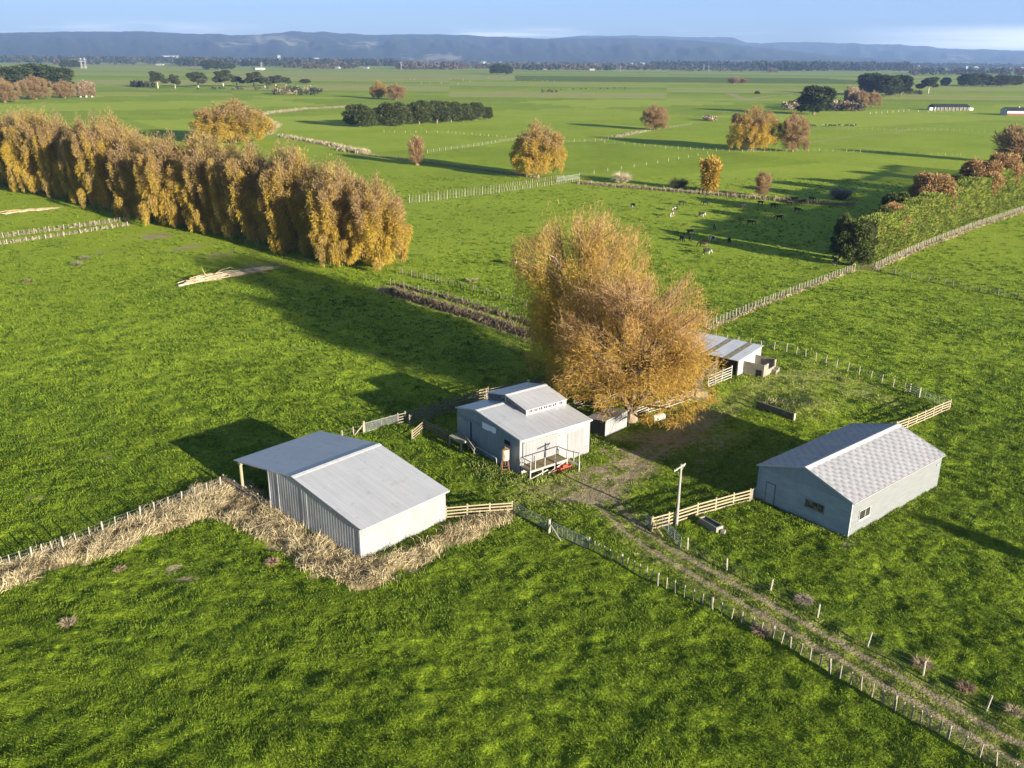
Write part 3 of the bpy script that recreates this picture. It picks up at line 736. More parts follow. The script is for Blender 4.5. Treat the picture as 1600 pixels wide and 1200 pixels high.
for a in (0.3, 1.87, 3.44, 5.0): mb.beam(tc_ + Vector((math.cos(a), math.sin(a), 0)) * 0.52 + Vector((0, 0, 0.55)), tc_ + Vector((math.cos(a + 1.57), math.sin(a + 1.57), 0)) * 0.52 + Vector((0, 0, 0.55)), 0.04, 0.04)
mb.build('brace', M_RUST, tk)

# --- implement shed with the tiled steel roof
im = empty('implement_shed', (30.1276, 70.9224, 0), 0.69349, 'long pale weatherboard shed with a mottled tile roof, slate blue gable and two windows', 'shed')
mw = NM('weatherboard', 0.6, 0, 0.25)
vv = mw.coord('Object'); fz = mw.noise(mw.coord('Object', (0.3, 0.3, 3)), 2.0, 4)
mw.color(mw.ramp(fz, [(0.3, (0.140, 0.150, 0.153)), (0.7, (0.176, 0.187, 0.190))]))
wv = mw.n.new('ShaderNodeTexWave'); wv.bands_direction = 'Z'; wv.wave_profile = 'SAW'; wv.inputs['Scale'].default_value = 0.314 / 0.27; mw.l.new(vv, wv.inputs[0])
mw.bump(wv.outputs['Fac'], 0.8, 0.05)
mg = NM('slate_cladding', 0.6, 0, 0.25)
fz = mg.noise(mg.coord('Object', (1, 0.5, 1.5)), 1.5, 5); mg.color(mg.ramp(fz, [(0.3, (0.19, 0.245, 0.28)), (0.7, (0.27, 0.33, 0.365))]))
wv = mg.n.new('ShaderNodeTexWave'); wv.bands_direction = 'Z'; wv.wave_profile = 'SAW'; wv.inputs['Scale'].default_value = 0.314 / 0.27; mg.l.new(mg.coord('Object'), wv.inputs[0]); mg.bump(wv.outputs['Fac'], 0.5, 0.03)
mb = MB()
mb.prism([(0, -0.3), (9.89, -0.3), (9.89, 3.43), (4.945, 5.0), (0, 3.43)], 0, 16.40, 'x')
w = mb.mesh('wall', [mg.m, mw.m])
for p in w.polygons: p.material_index = 1 if p.center.y < 0.01 else 0
link('wall', w, im)
mb = MB(); mb.prism([(0.05, 3.36), (9.84, 3.36), (4.945, 4.93)], -0.035, -0.01, 'x'); mb.build('gable_panel', sheet_metal('gable_iron', (0.16, 0.21, 0.245), (0.22, 0.275, 0.31), 'y', 0.6, 0.1, (1, 2, 0.2), 0.5, 0.3), im)
mb = MB(); mb.span((-0.03, -0.03, -0.2), (0.06, 0.05, 3.42)); mb.build('corner_flashing', M_WHITE, im)
def tile_roof(name, c1, c2, mort):
    m = NM(name, 0.55, 0.1, 0.3)
    v = m.coord('Object')
    dn = m.noise(v, 1.2, 3)
    def wv_(axis, per):
        w = m.n.new('ShaderNodeTexWave'); w.bands_direction = axis; w.inputs['Scale'].default_value = 0.314 / per
        w.inputs['Distortion'].default_value = 1.6; w.inputs['Detail Scale'].default_value = 2.0
        m.l.new(v, w.inputs['Vector']); return m.math('SUBTRACT', m.math('MULTIPLY', w.outputs['Fac'], 2.0), 1.0)
    pr_ = m.math('MULTIPLY', wv_('X', 1.05), wv_('Y', 0.86))
    f = m.noise(m.coord('Object', (0.6, 0.25, 1)), 1.0, 4); f2 = m.noise(m.coord('Object', (2.0, 1.0, 1)), 2.0, 3)
    dk = m.math('MULTIPLY', m.math('SUBTRACT', pr_, 0.18), m.math('ADD', 0.5, m.math('MULTIPLY', f2, 1.1)), clamp=True)
    base = m.ramp(f, [(0.3, c2), (0.65, c1)])
    m.color(m.mix(m.math('MULTIPLY', dk, 0.72), base, mort))
    m.bump(m.math('MULTIPLY', pr_, -1.0), 0.35, 0.05)
    return m.m
M_TILE = tile_roof('pressed_tile_roof', (0.315, 0.315, 0.322), (0.265, 0.265, 0.275), (0.13, 0.13, 0.145))
sl_ = (5.04 - 3.45) / 4.945
mb = MB()
slope(mb, -0.13, 16.53, -0.12, 3.45 - sl_ * 0.12, 4.945, 5.04, 0.06)
slope(mb, -0.13, 16.53, 10.01, 3.45 - sl_ * 0.12, 4.945, 5.04, 0.06)
rf = mb.build('roof', M_TILE, im)
mb = MB()
slope(mb, -0.17, 16.57, 4.60, 4.995, 4.95, 5.12, 0.03); slope(mb, -0.17, 16.57, 5.29, 4.995, 4.95, 5.12, 0.03)
mb.build('ridge_cap', M_WHITE, rf)
mb = MB()
mb.beam((-0.15, -0.14, 3.44), (-0.15, 4.945, 5.07), 0.05, 0.14); mb.beam((-0.15, 10.03, 3.44), (-0.15, 4.945, 5.07), 0.05, 0.14); mb.beam((16.55, -0.14, 3.44), (16.55, 4.945, 5.07), 0.05, 0.14); mb.beam((16.55, 10.03, 3.44), (16.55, 4.945, 5.07), 0.05, 0.14); mb.beam((-0.17, 10.06, 3.42), (16.57, 10.06, 3.42), 0.05, 0.1)
mb.build('barge_board', M_WHITE, rf)
mb = MB(); mb.tube([(-0.15, -0.2, 3.38), (16.5, -0.2, 3.38)], 0.06, 6); mb.build('gutter', M_GALV, rf)
# translucent sheets on the shaded slope
for u, v in ((3.2, 6.0), (7.6, 6.1), (12.0, 6.1)):
    mb = MB(); slope(mb, u, u + 0.8, v + 1.9, 5.04 - sl_ * (v + 1.9 - 4.945) + 0.065, v, 5.04 - sl_ * (v - 4.945) + 0.065, 0.006)
    mb.build('skylight_sheet', simple('aged_fibreglass', (0.26, 0.25, 0.21), (0.38, 0.36, 0.30), 2.0, 0.5), rf)
# door and windows
mb = MB(); mb.span((-0.05, 7.88, 0.02), (-0.012, 8.76, 2.08)); d = mb.build('door', mg.m, im)
mb = MB(); mb.span((-0.07, 7.80, 0.0), (-0.013, 7.875, 2.15)); mb.span((-0.07, 8.765, 0.0), (-0.013, 8.84, 2.15)); mb.span((-0.07, 7.80, 2.08), (-0.013, 8.84, 2.15)); mb.build('door_frame', simple('dark_trim', (0.08, 0.11, 0.14), (0.11, 0.14, 0.17), 3), d)
mb = MB(); mb.box((-0.08, 8.0, 1.05), (0.04, 0.05, 0.12)); mb.build('handle', M_GALV, d)
mwin = NM('cluttered_glass', 0.12, 0, 0.6); mwin.color(mwin.ramp(mwin.noise(mwin.coord('Object', (1, 1, 4)), 1.6, 3), [(0.45, (0.025, 0.022, 0.02)), (0.62, (0.16, 0.12, 0.09)), (0.75, (0.30, 0.25, 0.2))]))
def win(parent, axis, a0, a1, z0, z1, split, fm, gm):
    f = MB(); p = MB(); t = 0.05
    def sp2(mb, a, za, b, zb, d0, d1):
        if axis == 'u': mb.span((d0, a, za), (d1, b, zb))
        else: mb.span((a, d0, za), (b, d1, zb))
    sp2(f, a0, z0, a1, z0 + t, -0.06, -0.012); sp2(f, a0, z1 - t, a1, z1, -0.06, -0.012)
    sp2(f, a0, z0 + t, a0 + t, z1 - t, -0.06, -0.012); sp2(f, a1 - t, z0 + t, a1, z1 - t, -0.06, -0.012); sp2(f, split - t / 2, z0 + t, split + t / 2, z1 - t, -0.06, -0.012)
    fo = f.build('window', fm, parent)
    sp2(p, a0 + t, z0 + t, split - t / 2, z1 - t, -0.035, -0.014); sp2(p, split + t / 2, z0 + t, a1 - t, z1 - t, -0.035, -0.014)
    p.build('pane', gm, fo)
    s = MB(); sp2(s, a0 - 0.06, z0 - 0.06, a1 + 0.06, z0, -0.1, -0.012); s.build('sill', fm, fo)
win(im, 'u', 2.60, 4.56, 1.30, 2.06, 3.22, simple('dark_frame', (0.12, 0.13, 0.14), (0.18, 0.19, 0.2), 3), mwin.m)
win(im, 'v', 1.42, 3.3, 1.16, 2.12, 2.45, M_WHITE, M_GLASS)
mb = MB(); mb.box((15.6, -0.03, 2.6), (0.35, 0.05, 0.25)); mb.build('wall_vent', M_GALV, im)

M_CHALK = simple('whitewash', (0.24, 0.235, 0.22), (0.32, 0.315, 0.30), 2.0, 0.8)
# --- low dairy-yard shed under the big willow with its concrete pen
cs = empty('cow_shed', (30.34, 114.2, 0), 0.88, 'low white walled shed with a lean-to iron roof half under the willow', 'shed')
CW = 12.5
mb = MB(); mb.span((0, 0, -0.2), (6.9, 0.18, 2.15)); mb.prism([(0, 2.15), (6.9, 2.15), (6.9, 2.55), (0, 2.17)], 0, 0.18, 'y') ; e_ = mb.build('end_wall', M_CHALK, cs)
mb = MB(); mb.span((6.72, 0.18, -0.2), (6.9, CW, 2.5)); mb.span((0, CW - 0.18, -0.2), (6.72, CW, 2.2)); mb.build('wall', M_CONC, cs)
mb = MB(); mb.span((2.8, 0.2, 0.0), (2.95, CW - 0.2, 2.2)); mb.build('inner_wall', M_CONCDARK, cs)
mb = MB(); mb.prism([(-0.35, 2.20), (7.15, 2.62), (7.15, 2.67), (-0.35, 2.25)], -0.15, CW + 0.15, 'y')
mroof = sheet_metal('weathered_iron_roof', (0.50, 0.50, 0.51), (0.62, 0.62, 0.63), 'y', 0.45, 0.25, (0.06, 1.2, 1), 0.4, 0.3)
rf = mb.build('roof', mroof, cs)
for v in (1.3, 4.3):
    mb = MB(); mb.prism([(-0.37, 2.256), (7.17, 2.676), (7.17, 2.686), (-0.37, 2.266)], v, v + 0.85, 'y'); mb.build('skylight_sheet', simple('mouldy_fibreglass', (0.10, 0.09, 0.05), (0.30, 0.27, 0.19), 2.5, 0.7), rf)
for k in range(5):
    mb = MB(); mb.box((0.05, 0.1 + k * (CW - 0.2) / 4, 1.0), (0.14, 0.14, 2.4)); mb.build('post', M_BOARDOLD, cs)
pe = empty('concrete_pen', (30.34, 114.2, 0), 0.88, 'roofless concrete pen with a small dark opening joined to the white shed end', 'pen')
mb = MB(); mb.span((1.5, -3.0, -0.2), (1.68, 0, 1.75)); mb.build('wall', M_CONC, pe)
mb = MB(); mb.span((1.68, -3.0, -0.2), (2.9, -2.82, 1.75)); mb.span((2.9, -3.0, -0.2), (4.9, -2.82, 0.85)); mb.span((4.9, -3.0, -0.2), (5.3, -2.82, 1.75)); mb.build('wall', M_CONC, pe)
mb = MB(); mb.span((5.12, -2.82, -0.2), (5.3, 0, 1.75)); mb.build('wall', M_CONC, pe)
mb = MB(); mb.span((1.485, -2.75, 0.0), (1.499, -1.95, 1.0)); mb.build('opening', M_DARK, pe)
mb = MB(); mb.span((4.0, -3.7, -0.2), (4.7, -3.01, 0.55)); mb.span((4.85, -3.6, -0.2), (5.3, -3.01, 0.7)); mb.build('step', M_CONC, pe)

# --- small corrugated hut under the willow
hu = empty('tin_hut', (8.45, 91.72, 0), math.atan2(95.88 - 92.84, 13.21 - 10.48), 'small white corrugated hut half hidden by willow branches', 'hut')
ca, sa = math.cos(hu.rotation_euler.z), math.sin(hu.rotation_euler.z)
q = Vector((10.48, 92.84)); hu.location = (10.48, 92.84, 0)
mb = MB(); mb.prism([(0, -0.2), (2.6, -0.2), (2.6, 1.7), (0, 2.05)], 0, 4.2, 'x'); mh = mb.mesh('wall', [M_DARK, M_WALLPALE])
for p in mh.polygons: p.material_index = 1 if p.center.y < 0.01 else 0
link('wall', mh, hu)
mb = MB(); mb.prism([(-0.15, 2.06), (2.75, 1.68), (2.75, 1.73), (-0.15, 2.11)], -0.12, 4.3, 'x'); mb.build('roof', M_ROOFGREY, hu)
mb = MB()
for u in (0.9, 1.9): mb.span((u, -0.03, 0), (u + 0.05, -0.012, 1.9))
mb.beam((0.95, -0.02, 0.1), (1.9, -0.02, 1.7), 0.04, 0.05); mb.beam((1.95, -0.02, 0.5), (3.4, -0.02, 0.1), 0.04, 0.05); mb.build('door', M_GALV, hu)

# ------------------------------------------------------------------ yard things
pb = G(1057, 820)
pp = empty('power_pole', pb, 0, 'tall grey wooden power pole with a short crossarm beside the board fence', 'power pole')
mb = MB(); mb.tube([(0, 0, -0.4), (0, 0, 6.1)], [0.15, 0.10], 10); mb.build('pole', simple('grey_pole', (0.17, 0.16, 0.15), (0.27, 0.255, 0.23), 3, 0.9, 0, (3, 3, 0.4)), pp)
mb = MB(); mb.beam((-0.75, -0.75, 5.75), (0.45, 0.45, 5.95), 0.1, 0.12); mb.beam((0, 0, 5.3), (0.35, 0.35, 5.9), 0.05, 0.05); mb.build('crossarm', M_POSTPALE, pp)
for t in (-0.7, -0.45, 0.35):
    mb = MB(); mb.tube([(t, t, 5.72 + t * 0.08), (t, t, 5.95 + t * 0.08)], [0.05, 0.035], 8); mb.build('insulator', M_WHITE, pp)

tr = empty('water_trough', G(1112, 822), 0, 'low concrete stock trough full of dark water below the board fence', 'trough')
a_ = G(1099.5, 809, 0.5); b2 = G(1122, 822, 0.5); tr.location = ((a_ + b2) / 2).to_tuple()[:2] + (0,); tr.rotation_euler.z = math.atan2(b2.y - a_.y, b2.x - a_.x)
mb = MB(); L_, W_ = 2.3, 0.85
mb.span((-L_ / 2, -W_ / 2, -0.1), (L_ / 2, -W_ / 2 + 0.1, 0.55)); mb.span((-L_ / 2, W_ / 2 - 0.1, -0.1), (L_ / 2, W_ / 2, 0.55)); mb.span((-L_ / 2, -W_ / 2 + 0.1, -0.1), (-L_ / 2 + 0.12, W_ / 2 - 0.1, 0.55)); mb.span((L_ / 2 - 0.12, -W_ / 2 + 0.1, -0.1), (L_ / 2, W_ / 2 - 0.1, 0.55))
mb.build('basin', M_CONC, tr)
mb = MB(); mb.span((-L_ / 2 + 0.12, -W_ / 2 + 0.1, 0.40), (L_ / 2 - 0.12, W_ / 2 - 0.1, 0.43)); mb.build('water_surface', simple('trough_water', (0.01, 0.012, 0.012), (0.015, 0.018, 0.018), 3, 0.06), tr)
mb = MB(); mb.box((L_ / 2 + 0.3, 0.15, 0.1), (0.35, 0.4, 0.4), 0, 0.4); mb.build('float_cover', M_CONC, tr)

wa, wb = G(1181, 638), G(1238.5, 658)
cw = empty('retaining_wall', wa, math.atan2(wb.y - wa.y, wb.x - wa.x), 'low dark concrete retaining wall holding back a grassy mound', 'wall')
LW = (wb - wa).length
mb = MB(); mb.span((0, 0, -0.3), (LW, 0.2, 0.95)); mb.build('wall', M_CONCDARK, cw)
mb = MB(); mb.span((LW, -0.08, -0.2), (LW + 0.16, 0.28, 1.0)); mb.build('end_post', M_POSTPALE, cw)

ba, bb = G(1087, 623), G(1105, 623)
cb_ = empty('loading_block', ba, math.atan2(bb.y - ba.y, bb.x - ba.x), 'squat pale concrete block at the end of the whitewashed yard rails', 'concrete block')
mb = MB(); mb.span((0, 0, -0.2), (1.5, 1.2, 0.95)); mb.span((-0.15, -0.25, -0.2), (1.75, -0.005, 0.12)); mb.build('block', M_CONC, cb_)
mb = MB(); mb.span((0.1, 1.21, 0), (1.4, 2.6, 0.75)); mb.build('ramp', M_CONCDARK, cb_)

dr = empty('drum', G(1027, 659), 0.55, 'white cylindrical drum lying on its side under the willow fence', 'drum')
mb = MB(); mb.tube([(-0.85, 0, 0.5), (-0.8, 0, 0.5), (0.8, 0, 0.5), (0.85, 0, 0.5)], [0.46, 0.5, 0.5, 0.46], 20, cap=False); mb.build('shell', simple('chalky_white', (0.26, 0.245, 0.21), (0.36, 0.345, 0.31), 3), dr)
mb = MB(); mb.tube([(-0.87, 0, 0.5), (-0.845, 0, 0.5)], 0.455, 20); mb.build('end_cap', M_RUST, dr)
mb = MB(); mb.tube([(0.845, 0, 0.5), (0.87, 0, 0.5)], 0.455, 20); mb.build('end_cap', M_WHITE, dr)

def stick_pile(name, p0, p1, n, label, seed, wd=2.0):
    r = random.Random(seed); a, b = G(*p0), G(*p1)
    L = (b - a).length; o = empty(name, a, math.atan2(b.y - a.y, b.x - a.x), label, 'branch pile')
    mb = MB(); m2 = MB()
    for i in range(n):
        m = mb if i % 3 else m2
        x = r.uniform(-0.02, 0.72) * L; l = r.uniform(0.18, 0.5) * L
        y = r.gauss(0, wd * 0.33); z = r.uniform(0.05, 0.9) * math.exp(-((x + l / 2 - L * 0.45) / (L * 0.35)) ** 2) + 0.1
        dy = r.gauss(0, wd * 0.4); bow = r.uniform(-0.4, 0.5)
        rad = r.uniform(0.04, 0.12)
        m.tube([(x, y, z), (x + l * 0.35, y + dy * 0.3 + bow * 0.5, z + abs(bow) * 0.35), (x + l * 0.7, y + dy * 0.8, z + abs(bow) * 0.25), (x + l, y + dy, max(0.05, z * r.uniform(0.2, 1.1)))], [rad, rad * 0.8, rad * 0.55, rad * 0.25], 5)
    if seed == 4: m2.tube([(L * 0.28, 0.5, 0.5), (L * 0.25, 0.7, 1.6), (L * 0.23, 0.6, 2.6)], [0.1, 0.07, 0.03], 5); mb.tube([(-1.0, -0.4, 0.15), (L * 0.25, 0, 0.3)], [0.22, 0.15], 8)
    mb.build('branch', M_BARKPALE, o); m2.build('branch', M_BARKTAN, o)
stick_pile('branch_pile', (285, 446), (428, 420), 64, 'heap of pale bleached branches lying in the left paddock', 4, 2.6)
stick_pile('branch_pile', (-15, 339), (86, 326), 22, 'long pale fallen branches lying near the left picture edge', 5, 1.6)

# ------------------------------------------------------------------ fences and gates
def stations(pts, step):
    out = []
    for a, b in zip(pts[:-1], pts[1:]):
        L = (b - a).length; n = max(1, round(L / step))
        for i in range(n): out.append(a + (b - a) * (i / n))
    out.append(pts[-1]); return out

def wire_fence(label, px, post=4.6, batten=4, h=1.15, parts=True, pm=None, bmat=None, wires=4, cat='fence', group=None, pr=0.075, bw=0.05, jit=0.05):
    pm = pm or M_POST; bmat = bmat or M_POST
    pts = [G(*p) for p in px]
    o = empty('post_fence' if batten else 'wire_fence', pts[0], 0, label, cat, group)
    org = pts[0]; pts = [p - org for p in pts]
    ps = stations(pts, post)
    r = random.Random(len(label) * 7 + len(px))
    pmb = MB(); pmb.tube([(0, 0, -0.3), (0, 0, h + 0.1)], [pr * 1.1, pr], 7); pme = pmb.mesh('post', pm)
    bmb = MB(); bmb.box((0, 0, h / 2 + 0.03), (bw, bw * 0.8, h - 0.02)); bme = bmb.mesh('batten', bmat)
    one = MB(); onp = MB(); nb = 0
    for i, p in enumerate(ps):
        tx, ty = r.gauss(0, jit), r.gauss(0, jit)
        if parts and i < 100:
            q = link('post', pme, o); q.location = p; q.rotation_euler = (tx, ty, r.random() * 3)
        else:
            onp.tube([p + Vector((0, 0, -0.3)), p + Vector((tx, ty, h + 0.1))], [pr * 1.1, pr], 5)
        if i < len(ps) - 1 and batten:
            for k in range(batten):
                b = p + (ps[i + 1] - p) * ((k + 1) / (batten + 1)); tx, ty = r.gauss(0, jit), r.gauss(0, jit)
                if parts and nb < 98:
                    q = link('batten', bme, o); q.location = b; q.rotation_euler = (tx, ty, r.random() * 0.4); nb += 1
                else: one.beam(b + Vector((0, 0, 0.02)), b + Vector((tx, ty, h)), bw, bw * 0.8)
    if onp.v: onp.build('post', pm, o)['kind'] = 'stuff'
    if one.v: one.build('batten', bmat, o)['kind'] = 'stuff'
    if wires:
        wmb = MB()
        for k in range(wires):
            z = h * (0.2 + 0.75 * k / max(1, wires - 1))
            for a, b in zip(pts[:-1], pts[1:]): wmb.beam(a + Vector((0, 0.05, z)), b + Vector((0, 0.05, z)), 0.008, 0.008)
        wmb.build('wire', M_WIRE, o)
    return o

def board_fence(label, px, h=1.2, rails=4, post=2.6, mat=None, pmat=None, name='board_fence', rw=0.125):
    mat = mat or M_BOARD; pmat = pmat or mat
    pts = [G(*p) for p in px]; org = pts[0]; pts = [p - org for p in pts]
    o = empty(name, org, 0, label, 'fence')
    ps = stations(pts, post); r = random.Random(len(label))
    pmb = MB(); pmb.box((0, 0, (h + 0.12) / 2 - 0.1), (0.15, 0.13, h + 0.25)); pme = pmb.mesh('post', pmat)
    for p in ps:
        q = link('post', pme, o); q.location = p; q.rotation_euler = (r.gauss(0, 0.02), r.gauss(0, 0.02), math.atan2(pts[1].y - pts[0].y, pts[1].x - pts[0].x))
    for k in range(rails):
        mb = MB(); z = h * (0.14 + 0.82 * k / max(1, rails - 1)) - 0.04
        for a, b in zip(ps[:-1], ps[1:]):
            n = Vector((b.y - a.y, a.x - b.x, 0)).normalized() * 0.09
            mb.beam(a + n + Vector((0, 0, z + r.gauss(0, 0.015))), b + n + Vector((0, 0, z + r.gauss(0, 0.015))), 0.035, rw)
        mb.build('rail', mat, o)
    return o

def gate(label, p0, p1, h=1.1, bars=5, ups=2, mat=None, infill=False):
    a, b = G(*p0), G(*p1); L = (b - a).length; mat = mat or M_GALV
    o = empty('gate', a, math.atan2(b.y - a.y, b.x - a.x), label, 'gate')
    mb = MB(); mb.tube([(0, 0, 0.12), (0, 0, h), (L * 0.97, 0, h), (L, 0, h - 0.08), (L, 0, 0.12), (0, 0, 0.12)], 0.03, 6); mb.build('frame', mat, o)
    for k in range(bars):
        mb = MB(); z = 0.12 + (h - 0.12) * (k + 1) / (bars + 1); mb.tube([(0, 0, z), (L, 0, z)], 0.018, 5); mb.build('rail', mat, o)
    for k in range(ups):
        mb = MB(); x = L * (k + 1) / (ups + 1); mb.tube([(x, 0, 0.12), (x, 0, h)], 0.02, 5); mb.build('upright', mat, o)
    return o

wire_fence('grey post and batten fence along the camera side of the farm track', [(919, 858), (1028, 914), (1206, 999), (1397, 1110), (1480, 1156), (1640, 1246)], 4.3, 5, 1.1, bw=0.075, pr=0.09)
wire_fence('sparse wire fence with a few pale posts on the shed side of the track', [(1074, 859), (1135, 892), (1203, 926), (1277, 966), (1355, 1010), (1442, 1056), (1541, 1110), (1650, 1168)], 6.0, 0, 1.15, pm=M_POSTPALE, wires=3)
gate('open weathered steel gate nearest the hay shed board fence', (803, 802), (855, 829), 1.1, 5, 7)
gate('weathered steel gate beside the farm track, ending the batten fence', (863, 833), (917, 858), 1.1, 5, 6)
gp = empty('gate_post', G(858, 832), 0, 'thick strainer post with a slanting brace between the two track gates', 'gate post')
mb = MB(); mb.tube([(0, 0, -0.3), (0, 0, 1.35)], 0.12, 8); mb.build('post', M_POSTPALE, gp)
bv = G(876, 843) - G(858, 832)
mb = MB(); mb.tube([(0, 0, 0.95), (bv.x, bv.y - 0.3, 0.05)], 0.06, 6); mb.build('brace', M_POSTPALE, gp)
board_fence('short brown board fence between the hay shed and the track gates', [(697, 809), (730, 806), (765, 803.5), (801, 801)], 1.15, 4, 2.3)
board_fence('long pale board fence with four rails behind the power pole', [(1018, 827), (1044, 820), (1089, 805), (1145, 789), (1171, 782.5)], 1.25, 4, 2.4, rw=0.14)
hp = empty('mesh_panel', G(1172, 783), 0, 'narrow dark mesh panel closing the board fence at the shed corner', 'panel')
v = G(1180, 779.5) - G(1172, 783); mb = MB(); mb.beam((0, 0, 0.62), (v.x, v.y, 0.62), 0.04, 1.15); mb.build('panel', M_BOARDOLD, hp)
mb = MB(); mb.beam((0, -0.05, 1.22), (v.x, v.y - 0.05, 1.22), 0.06, 0.08); mb.beam((v.x, v.y, 0), (v.x, v.y, 1.3), 0.09, 0.09); mb.build('frame', M_GALV, hp)
gate('blue tagged steel gate standing open below the power pole', (1034, 824), (1063.5, 856), 1.1, 4, 2)
mb = MB(); mb.box((1.0, 0.03, 0.5), (0.3, 0.03, 0.3), 0, 0.1); mb.box((1.8, 0.03, 0.45), (0.16, 0.03, 0.2)); mb.build('tag', M_BLUE, bpy.data.objects['gate.002'])
gate('short steel gate folded back at the end of the pale board fence', (1008.5, 820), (1016, 828), 1.15, 5, 1)
gp = empty('strainer_post', G(1018, 829), 0, 'pale strainer post and long brace at the end of the pole board fence', 'fence post')
mb = MB(); mb.tube([(0, 0, -0.3), (0, 0, 1.4)], 0.12, 8); mb.build('post', M_BOARD, gp)
bv = G(1036, 839) - G(1018, 829)
mb = MB(); mb.tube([(0, 0, 1.0), (bv.x, bv.y, 0.05)], 0.06, 6); mb.build('brace', M_BOARD, gp)
board_fence('pale four rail board fence running from behind the tile roofed shed', [(1398, 675), (1417, 668), (1444, 656.5), (1470, 644.5), (1483, 639.5)], 1.25, 4, 2.4, rw=0.14)
wire_fence('white batten fence curving round the back of the yard', [(1118, 532), (1190, 544), (1229, 549), (1290, 568), (1360, 592), (1432, 619)], 1.9, 0, 1.1, pm=M_POSTPALE, wires=4, pr=0.06)
board_fence('short rail panel ending the white batten fence', [(1421, 613.5), (1436, 620)], 1.15, 4, 1.5, M_BOARDWHITE)
gate('thin wire gate between the rail panel and the far board fence', (1438, 621), (1481, 637), 1.05, 4, 5)
wire_fence('batten fence standing in tall dry grass on the far left', [(-70, 915), (0, 893), (100, 860), (220, 812), (345, 765)], 3.3, 2, 1.25, pm=M_POSTPALE, bmat=M_POSTPALE, bw=0.07)
board_fence('weathered rail fence under the hay shed canopy edge', [(350, 759), (385, 778), (424, 801)], 1.2, 4, 2.3, M_BOARDOLD)
# yard between hay shed and woolshed
gate('long pale steel gate across the gap behind the hay shed roof', (571, 676), (622, 662), 1.15, 7, 1)
gp = empty('gate_post', G(569, 677), 0, 'yellowish gate post with a slanting brace behind the hay shed ridge', 'gate post')
mb = MB(); mb.tube([(0, 0, -0.3), (0, 0, 1.5)], 0.13, 8); mb.build('post', M_BOARD, gp)
bv = G(553, 682.5) - G(569, 677)
mb = MB(); mb.tube([(0, 0, 1.15), (bv.x, bv.y, 0.1)], 0.07, 6); mb.build('brace', M_BOARD, gp)
wire_fence('few pale posts seen just over the hay shed roof', [(535, 688), (553, 682), (568, 678)], 1.7, 0, 1.1, pm=M_POSTPALE, wires=3, pr=0.06)
board_fence('weathered four rail fence behind the woolshed in its shade', [(622, 662), (634, 659), (700, 638), (760, 622), (840, 604), (880, 593)], 1.25, 4, 2.4, M_BOARDOLD)
board_fence('inner rail fence of the narrow stock race behind the woolshed', [(640, 664), (705, 645), (765, 629)], 1.2, 4, 2.4, M_BOARDOLD)
board_fence('short pale board wing leading to the stock platform fence', [(644, 687), (662, 671)], 1.15, 4, 2.3, M_BOARD)
board_fence('shaded grey rail fence running to the stock platform', [(664, 671), (682, 679), (701, 688)], 1.15, 4, 2.3, M_BOARDOLD)
board_fence('yellow lit rails of a stock ramp behind the woolshed roof', [(738, 631), (762, 625)], 1.7, 5, 2.2, M_BOARD)
board_fence('sunlit board fence under the big willow near the white drum', [(985, 656), (1012, 645), (1045, 636), (1082, 623)], 1.25, 4, 2.2, M_BOARDWHITE)
board_fence('tall whitewashed yard rails beside the cow shed front', [(1106, 606), (1127, 597), (1142, 591)], 1.75, 5, 1.8, M_BOARDWHITE)
board_fence('whitewashed rails seen through the middle of the big willow', [(975, 575), (1005, 565), (1045, 556)], 1.7, 5, 2.2, M_BOARDWHITE)
board_fence('old dark rails inside the willow yard by the concrete block', [(1086, 615), (1100, 595), (1118, 580)], 1.7, 5, 2.0, M_BOARDOLD)
board_fence('grey rails in the leaf litter behind the woolshed clerestory', [(896, 640), (925, 632), (960, 625)], 1.3, 4, 2.2, M_BOARDOLD)
# paddock fences
wire_fence('batten fence running from the willow up to the hedge corner', [(1103, 513), (1220, 464), (1335, 421)], 3.6, 2, 1.15, bw=0.09, pr=0.1)
wire_fence('dark batten fence from the hedge corner to the right edge', [(1372, 424), (1450, 440), (1530, 456), (1620, 474)], 4.0, 2, 1.15, pm=M_POSTDARK, bmat=M_POSTDARK, bw=0.07, pr=0.11)
wire_fence('close battened pale fence along the foot of the trimmed hedge', [(1368, 419), (1440, 386), (1520, 355), (1600, 328), (1680, 298)], 3.4, 2, 1.3, bw=0.10, pr=0.11, bmat=M_POSTPALE)
gate('dark board gate at the corner of the hedge', (1341, 421), (1366, 424), 1.3, 5, 1, M_BOARDOLD)
wire_fence('dark batten fence beyond the reedy drain in the middle', [(625, 428), (700, 445), (760, 461), (822, 479)], 3.2, 3, 1.2, pm=M_POSTDARK, bmat=M_POSTDARK, bw=0.08, pr=0.11)  # dark post colour stands in for the willow's shade
wire_fence('shaded batten fence along the bank of the reedy drain', [(610, 445), (700, 467), (770, 485), (840, 506)], 3.4, 2, 1.1, pm=M_POSTDARK, bmat=M_POSTDARK, bw=0.07, pr=0.10)  # willow shade put into the post and batten colour here too
FAR = dict(parts=False, wires=1, pr=0.10, bw=0.10)
wire_fence('pale double batten fence meeting the lone gold willow', [(640, 318), (780, 301), (905, 283)], 3.6, 2, 1.35, **{**FAR, 'bmat': M_POSTPALE, 'pm': M_POSTPALE})
wire_fence('second pale batten fence just behind the double fence', [(640, 311), (780, 294), (880, 278)], 3.6, 2, 1.2, **FAR)
wire_fence('post fence along the weedy drain beyond the cows', [(905, 288), (1060, 301), (1210, 314), (1335, 323)], 4.5, 2, 1.1, **FAR)
wire_fence('sparse posted electric fence crossing behind the lone gold willow', [(905, 275), (1010, 258), (1105, 241)], 9, 0, 1.1, **{**FAR, 'pm': M_POSTPALE})
